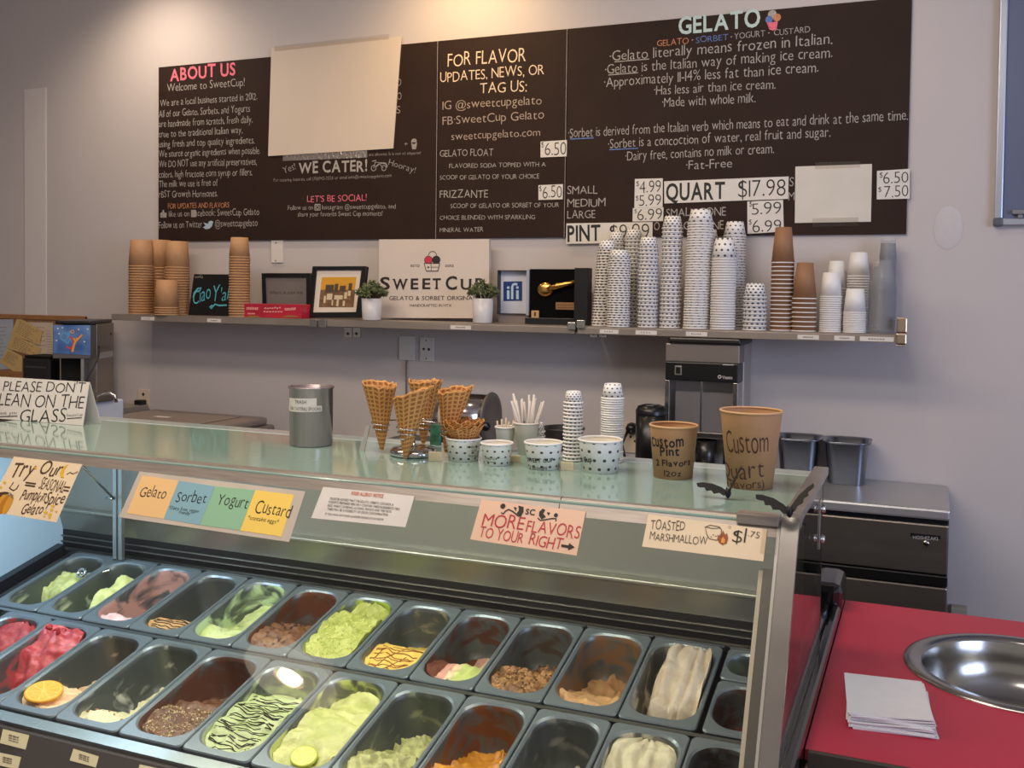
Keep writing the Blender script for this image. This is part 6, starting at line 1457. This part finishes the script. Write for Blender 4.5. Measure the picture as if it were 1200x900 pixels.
part('front_leg', MB().box((-.056, .03, .001), (-.040, .0945, zl(1.304)), bev=.002), steel, t, local=True)
part('drip_tray', MB().box((-Wd+.004, -.02, .001), (-.004, .083, .025), bev=.004), black_pl, t, local=True)
class Loc:
    """front face of the turned machine"""
    def to2(s, u, v):
        n = Vector((sin(AN), -cos(AN), 0)); d = ray(u, v); p0 = Vector((FRX, FRY, EYE)); k = n.dot(Vector((FRX, FRY, 0)))/n.dot(d); p = d*k
        return Vector(((p.x-FRX)*cos(AN)+(p.y-FRY)*sin(AN), p.z+EYE-CZ-.0005))
    def to3(s, a, b, o): return Vector((a, -o, b))
LF = Loc()
mb = sheet(LF, [(62.8, 381), (106.2, 381), (106.2, 416.4), (62.8, 414)], .0003, .002); gp = part('graphic_panel', mb, mat('graphic_blue', (48, 86, 152), .35, rgb2=(112, 146, 196), vscale=9), t, 'blue graphic panel with a coloured swirl emblem', local=True)
mb = MB(); ring(LF, 75.5, 394.5, 5.2, .34, mb, 0, .0028); stroke(LF, [(74, 398), (79, 402), (83, 398), (80, 391), (83, 388)], 2.4, mb, 0, .0031)
stroke(LF, [(78, 406), (83, 408.6), (87, 404), (85.6, 397), (81.5, 394.6)], 2.6, mb, 1, .0034); ring(LF, 85.2, 388.6, 2.4, .4, mb, 2, .0033)
stroke(LF, [(85, 412.4), (87.4, 403), (91, 396)], 2.6, mb, 2, .0036); stroke(LF, [(86.5, 396), (89, 401), (92, 397), (96.6, 392)], 2.2, mb, 2, .0039)
for s_ in ((68, 385), (73.5, 384), (92.5, 386), (103, 385.6), (66.5, 399), (99, 400.4), (69.5, 391)): disc(LF, *s_, 1, mb, 3, .0028, 8)
part('emblem', mb, [mat('emblem_sky', (96, 156, 206), .4), mat('emblem_rose', (206, 74, 86), .4), mat('emblem_orange', (232, 158, 66), .4), mat('emblem_white', (214, 222, 232), .4)], t, local=True)
mb = MB(); mb.lathe([(0, .003), (.007, .002), (.007, 0)], 12, M=Matrix.Rotation(pi/2, 4, 'Y'), c=(.0002, .30, zl(1.41))); part('side_knob', mb, black_pl, t, local=True)
part('side_label', MB().box((.0002, .12, zl(1.295)), (.0012, .33, zl(1.325))), mat('label_grey', (176, 170, 162), .5), t, local=True)
for z in (1.338, 1.348): part('side_vent', MB().box((.0002, .12, zl(z)), (.0015, .30, zl(z+.003))), steel_dk, t, local=True)
mb = MB(); mb.tube([(.006, .10, zl(1.36)), (.010, .085, zl(1.31)), (-.004, .055, zl(1.26)), (-.03, .04, zl(1.20)), (-.036, .03, zl(1.14))], .004, 8); part('cord', mb, black_pl, t, local=True)
# white bin with a steel lid and handle
a = at_y(56, 481, 2.98); b = at_y(139, 480, 3.3); b.x = b.x; zt = at_y(125, 481.5, 2.98).z
t = thing('white_bin', 'white cabinet with a hinged steel lid and wire handle behind the folded sign', 'cabinet', ((a.x+b.x)/2, 3.16, 0))
part('cabinet_body', MB().box((a.x, 2.98, 0), (b.x, 3.33, zt), bev=.006), mat('cabinet_white_blue', (198, 208, 226), .4), t)
part('steel_lid', MB().box((a.x-.02, 2.965, zt+.0005), (b.x+.012, 3.27, zt+.030), bev=.004), mat('lid_steel', (104, 96, 90), .35, .5), t)
hx0 = at_y(116, 470, 3.06).x; hx1 = at_y(134, 470, 3.06).x
mb = MB(); mb.tube([(hx0, 3.05, zt+.022), (hx0+.006, 3.05, zt+.045), (hx0+.03, 3.06, zt+.056), (hx1-.03, 3.07, zt+.058), (hx1-.006, 3.07, zt+.048), (hx1, 3.07, zt+.022)], .007, 8); part('handle', mb, chrome, t)
# grey chest with a flat lid
t = thing('grey_chest', 'low grey chest freezer with a flat lid under the ivory outlet', 'freezer', (-3.16, 3.64, 0))
gl_m = mat('chest_lid_grey', (134, 120, 112), .42, vary=.04, vscale=3); 
part('chest_body', MB().box((-3.47, 3.43, .0), (-2.815, 3.90, 1.012), bev=.01), mat('chest_body_grey', (122, 110, 104), .45), t)
part('chest_lid', MB().box((-3.50, 3.40, 1.013), (-2.83, 3.865, 1.05), bev=.012), gl_m, t)
part('lid_panel', MB().box((-3.44, 3.46, 1.0502), (-2.93, 3.80, 1.0545), bev=.002), gl_m, t)
part('lid_catch', MB().box((-2.853, 3.392, 1.018), (-2.833, 3.3995, 1.05), bev=.003), mat('catch_pale', (206, 190, 176), .4), t)
part('lid_sticker', MB().box((-3.27, 3.60, 1.0546), (-3.19, 3.63, 1.0552)), paper, t)
# back counter beside the fridge
t = thing('back_counter', 'steel back counter along the wall behind the cone stand', 'counter', (-1.75, 3.76, 0))
part('counter_body', MB().box((-2.45, 3.56, 0), (-1.03, D-.002, FZ-.037), bev=.004), steel_dk, t); part('counter_slab', MB().box((-2.46, 3.53, FZ-.0365), (-1.025, D-.002, FZ), bev=.004), mat('worktop_steel', (186, 186, 186), .22, 1), t)
# drum machine
yc = 3.66; a = at_y(512, 485, yc); b = at_y(574, 485, yc); zc = at_y(560, 489, yc).z; Rd = at_y(560, 462, yc).z-zc
t = thing('drum_machine', 'polished steel drum machine with a grey end disc on a black base', 'machine', ((a.x+b.x)/2, yc, FZ+.0005))
MY = Matrix.Rotation(pi/2, 4, 'Y')
mb = MB(); mb.lathe([(0, a.x), (Rd*.98, a.x), (Rd, a.x+.004), (Rd, b.x), (0, b.x)], 48); mb.v = [(z, yc+x, zc+y) for x, y, z in mb.v]; part('drum', mb, mat('drum_steel', (188, 182, 176), .14, 1, vary=.05, vscale=3), t, 'polished steel drum')
mb = MB(); mb.lathe([(0, 0), (Rd*1.10, 0), (Rd*1.13, .004), (Rd*1.10, .010), (Rd*.9, .012), (Rd*.86, .008), (0, .008)], 48); mb.v = [(b.x+.0005+z, yc+x, zc+y) for x, y, z in mb.v]; part('end_disc', mb, mat('disc_grey', (104, 96, 90), .45, .2), t, 'grey end disc')
part('tape_band', MB().lathe([(Rd+.0004, 0), (Rd+.0012, 0), (Rd+.0012, .05), (Rd+.0004, .05)], 48) if False else (lambda m_: (m_.lathe([(Rd+.0003, 0), (Rd+.0010, .0005), (Rd+.0010, .045), (Rd+.0003, .0455)], 48), setattr(m_, 'v', [(a.x+.05+z, yc+x, zc+y) for x, y, z in m_.v]), m_)[2])(MB()), mat('band_cream', (206, 188, 164), .5), t)
part('base', MB().box((a.x-.22, yc-.10, FZ+.001), (b.x+.012, yc+.12, zc-Rd*1.16), bev=.01), black_pl, t); part('base_panel', MB().box((a.x-.20, yc-.104, FZ+.03), (a.x-.06, yc-.1005, zc-Rd*1.4), bev=.002), plastic_w, t)
for x in (a.x+.01, b.x-.02): part('drum_support', MB().box((x, yc-.05, zc-Rd*1.165), (x+.012, yc+.05, zc-Rd*.9), bev=.002), black_pl, t)
mb = MB(); mb.lathe([(0, .024), (.014, .023), (.017, .016), (.017, 0)], 16, M=Matrix.Rotation(pi/2, 4, 'X')); mb.v = [(x+b.x+.032, y+yc-.10, z+zc-.02) for x, y, z in mb.v]; mb.tube([(b.x+.012, yc-.09, zc-.02), (b.x+.032, yc-.10, zc-.02)], .006, 8); part('knob', mb, black_pl, t)
# black tub
p0 = at_y(637, 499, 3.68); p1 = at_y(684, 501, 3.68); R = (p1.x-p0.x)/2; H = p0.z-FZ
t = thing('black_tub', 'round black tub behind the dotted cup stack', 'tub', ((p0.x+p1.x)/2, 3.68, FZ+.0005)); mb = MB(); mb.lathe([(0, 0), (R*.8, 0), (R*.82, .004), (R*.94, H-.012), (R, H-.01), (R+.002, H-.004), (R, H), (R*.92, H-.002), (R*.78, .01), (0, .008)], 36); part('tub_body', mb, mat('tub_dark', (46, 44, 46), .35), t, local=True)
# black canister with a domed lid
yq = 3.63; p0 = at_y(745.5, 500, yq); p1 = at_y(781, 500, yq); R = (p1.x-p0.x)/2; H = at_y(762, 474, yq).z-FZ
t = thing('black_canister', 'tall black dispenser canister with a domed lid beside the mixer', 'dispenser', ((p0.x+p1.x)/2, yq, FZ+.0005))
mb = MB(); mb.lathe([(0, 0), (R, 0), (R, H-.036), (0, H-.036)], 36); part('canister_body', mb, mat('canister_black', (20, 20, 22), .3), t, local=True)
mb = MB(); mb.lathe([(R+.001, H-.0355), (R+.001, H-.022), (R*.86, H-.006), (R*.5, H), (0, H+.001)], 36); part('domed_lid', mb, black_pl, t, local=True)
for i in range(4): part('lid_ridge', MB().box((-.012+.004*i, -R*.62+i*.014, H-.004+i*.0008), (.016+.004*i, -R*.62+i*.014+.005, H-.0005+i*.001), bev=.001), mat('ridge_grey', (110, 108, 108), .4), t, local=True)
# mixer machine under the shelf
MF = 3.735; sf = PlaneY(MF); a = sf.to2(780, 402); b = sf.to2(867, 402); X0, X1_ = a.x, b.x; zT_ = a.y
zP0, zP1 = sf.to2(780, 423.5).y, sf.to2(780, 445).y; zD = sf.to2(800, 505).y; z0 = FZ+.0005
t = thing('mixer_machine', 'steel blending machine with a black control panel and clear doors under the shelf', 'machine', ((X0+X1_)/2, MF+.12, z0))
mm = mat('mixer_steel', (138, 128, 122), .38, .5, vary=.04, vscale=4)
part('body', MB().box((X0, MF+.11, z0), (X1_, D-.004, zT_), bev=.004), mat('mixer_inside', (176, 168, 162), .4, .4), t)
part('upper_case', MB().box((X0, MF, zP0+.0005), (X1_, MF+.1095, zT_), bev=.004), mm, t)
part('lid', MB().box((X0+.012, MF-.012, zT_+.0005), (X1_+.006, D-.01, min(SZ-.031, zT_+.034)), bev=.008), mat('lid_black', (30, 28, 28), .35), t)
part('control_panel', MB().box((X0+.002, MF-.004, zP1), (X1_-.004, MF+.1095, zP0), bev=.003), black_pl, t)
sp_ = PlaneY(MF-.0042); c0 = sp_.to2(791, 428.5); c1 = sp_.to2(799, 439.5)
part('power_switch', MB().box((c0.x, MF-.008, c1.y), (c1.x, MF-.0042, c0.y), bev=.001), mat('switch_rim', (150, 146, 142), .35, .6), t); part('switch_rocker', MB().box((c0.x+.005, MF-.010, c1.y+.005), (c1.x-.005, MF-.0081, c0.y-.005), bev=.001), black_mt, t)
mb = MB(); ring(sp_, 843.3, 441.6, 2.2, .45, mb, 0, .0006); write(mb, sp_, 'Vitamix', 846.5, 444, 858.5, 444.4, 3.6, 'b', .0006, 0); stroke(sp_, [(847, 427.4), (860, 427.6)], 1, mb, 0, .0006); part('panel_logo', mb, mat('logo_pale', (196, 190, 186), .4), t)
for x0, x1 in ((X0, X0+.018), (X1_-.022, X1_-.004)): part('door_post', MB().box((x0, MF, zD-.09), (x1, MF+.1095, zP1-.0005), bev=.002), steel, t)
xm = (X0+X1_)/2
part('door_mullion', MB().box((xm-.004, MF, zD), (xm+.004, MF+.012, zP1-.0005), bev=.001), steel, t)
part('door_pane', MB().box((X0+.0185, MF+.003, zD), (X1_-.0225, MF+.006, zP1-.001)), glass_mat('scuffed_door_plastic', (.93, .93, .94), .08, .3), t, 'clear door panes')
part('splash_guard', MB().box((X0+.03, MF+.05, zD-.02), (X1_-.03, MF+.054, zP1-.045), bev=.001), mat('guard_pale', (176, 170, 166), .3, .4), t)
part('counter_tray', MB().box((X0, MF-.02, z0), (X1_, MF+.1095, z0+.03), bev=.004), black_pl, t); part('door_sill', MB().box((X0+.0185, MF, zD-.022), (X1_-.0225, MF+.014, zD-.0005), bev=.002), steel_dk, t)
mb = MB(); mb.lathe([(0, 0), (.03, 0), (.036, .006), (.042, .105), (.039, .105), (.033, .008), (0, .006)], 28, c=(xm+.01, MF+.05, z0+.031)); part('blending_cup', mb, mat('smoke_cup', (36, 34, 34), .25), t)
mb = MB(); mb.lathe([(0, 0), (.016, 0), (.016, .14), (.012, .146), (0, .147)], 20, c=(X1_-.045, MF+.04, z0+.031)); part('spindle_post', mb, chrome, t)

# ceiling lamps: trimmed round downlights
def downlight(x, y, s, label):
    t = thing('downlight', label, 'ceiling light', (x, y, 3.3))
    mb = MB(); mb.lathe([(.075, 0), (.11, -.004), (.112, -.012), (.085, -.014), (.072, -.004)], 32, c=(0, 0, -.0005)); part('trim_ring', mb, plastic_w, t, local=True)
    mb = MB(); mb.lathe([(0, -.004), (.072, -.004)], 24, c=(0, 0, -.001)); part('lens', mb, emit('lamp_lens_%d' % int(s), (255, 238, 214), s), t, local=True)
    return t
downlight(-1.9, 3.45, 5, 'round ceiling downlight close to the wall above the tag us chalkboard')
# pendant over the customers, the one mirrored in the case glass
t = thing('pendant_lamp', 'round glass pendant lamp hanging over the customer side', 'ceiling light', (-3.46, -1.46, 3.3))
part('canopy', MB().lathe([(0, -.03), (.05, -.028), (.055, -.0005), (0, -.0005)], 24), plastic_w, t, local=True)
part('shade', MB().lathe([(.10, -.05), (.30, -.05), (.31, -.06), (.30, -.07), (.10, -.07)], 40), emit('shade_glow', (255, 236, 206), 3.6), t, local=True)
part('lens', MB().lathe([(0, -.045), (.08, -.045), (.08, -.075), (0, -.08)], 32), emit('pendant_core', (255, 246, 232), 30), t, local=True)
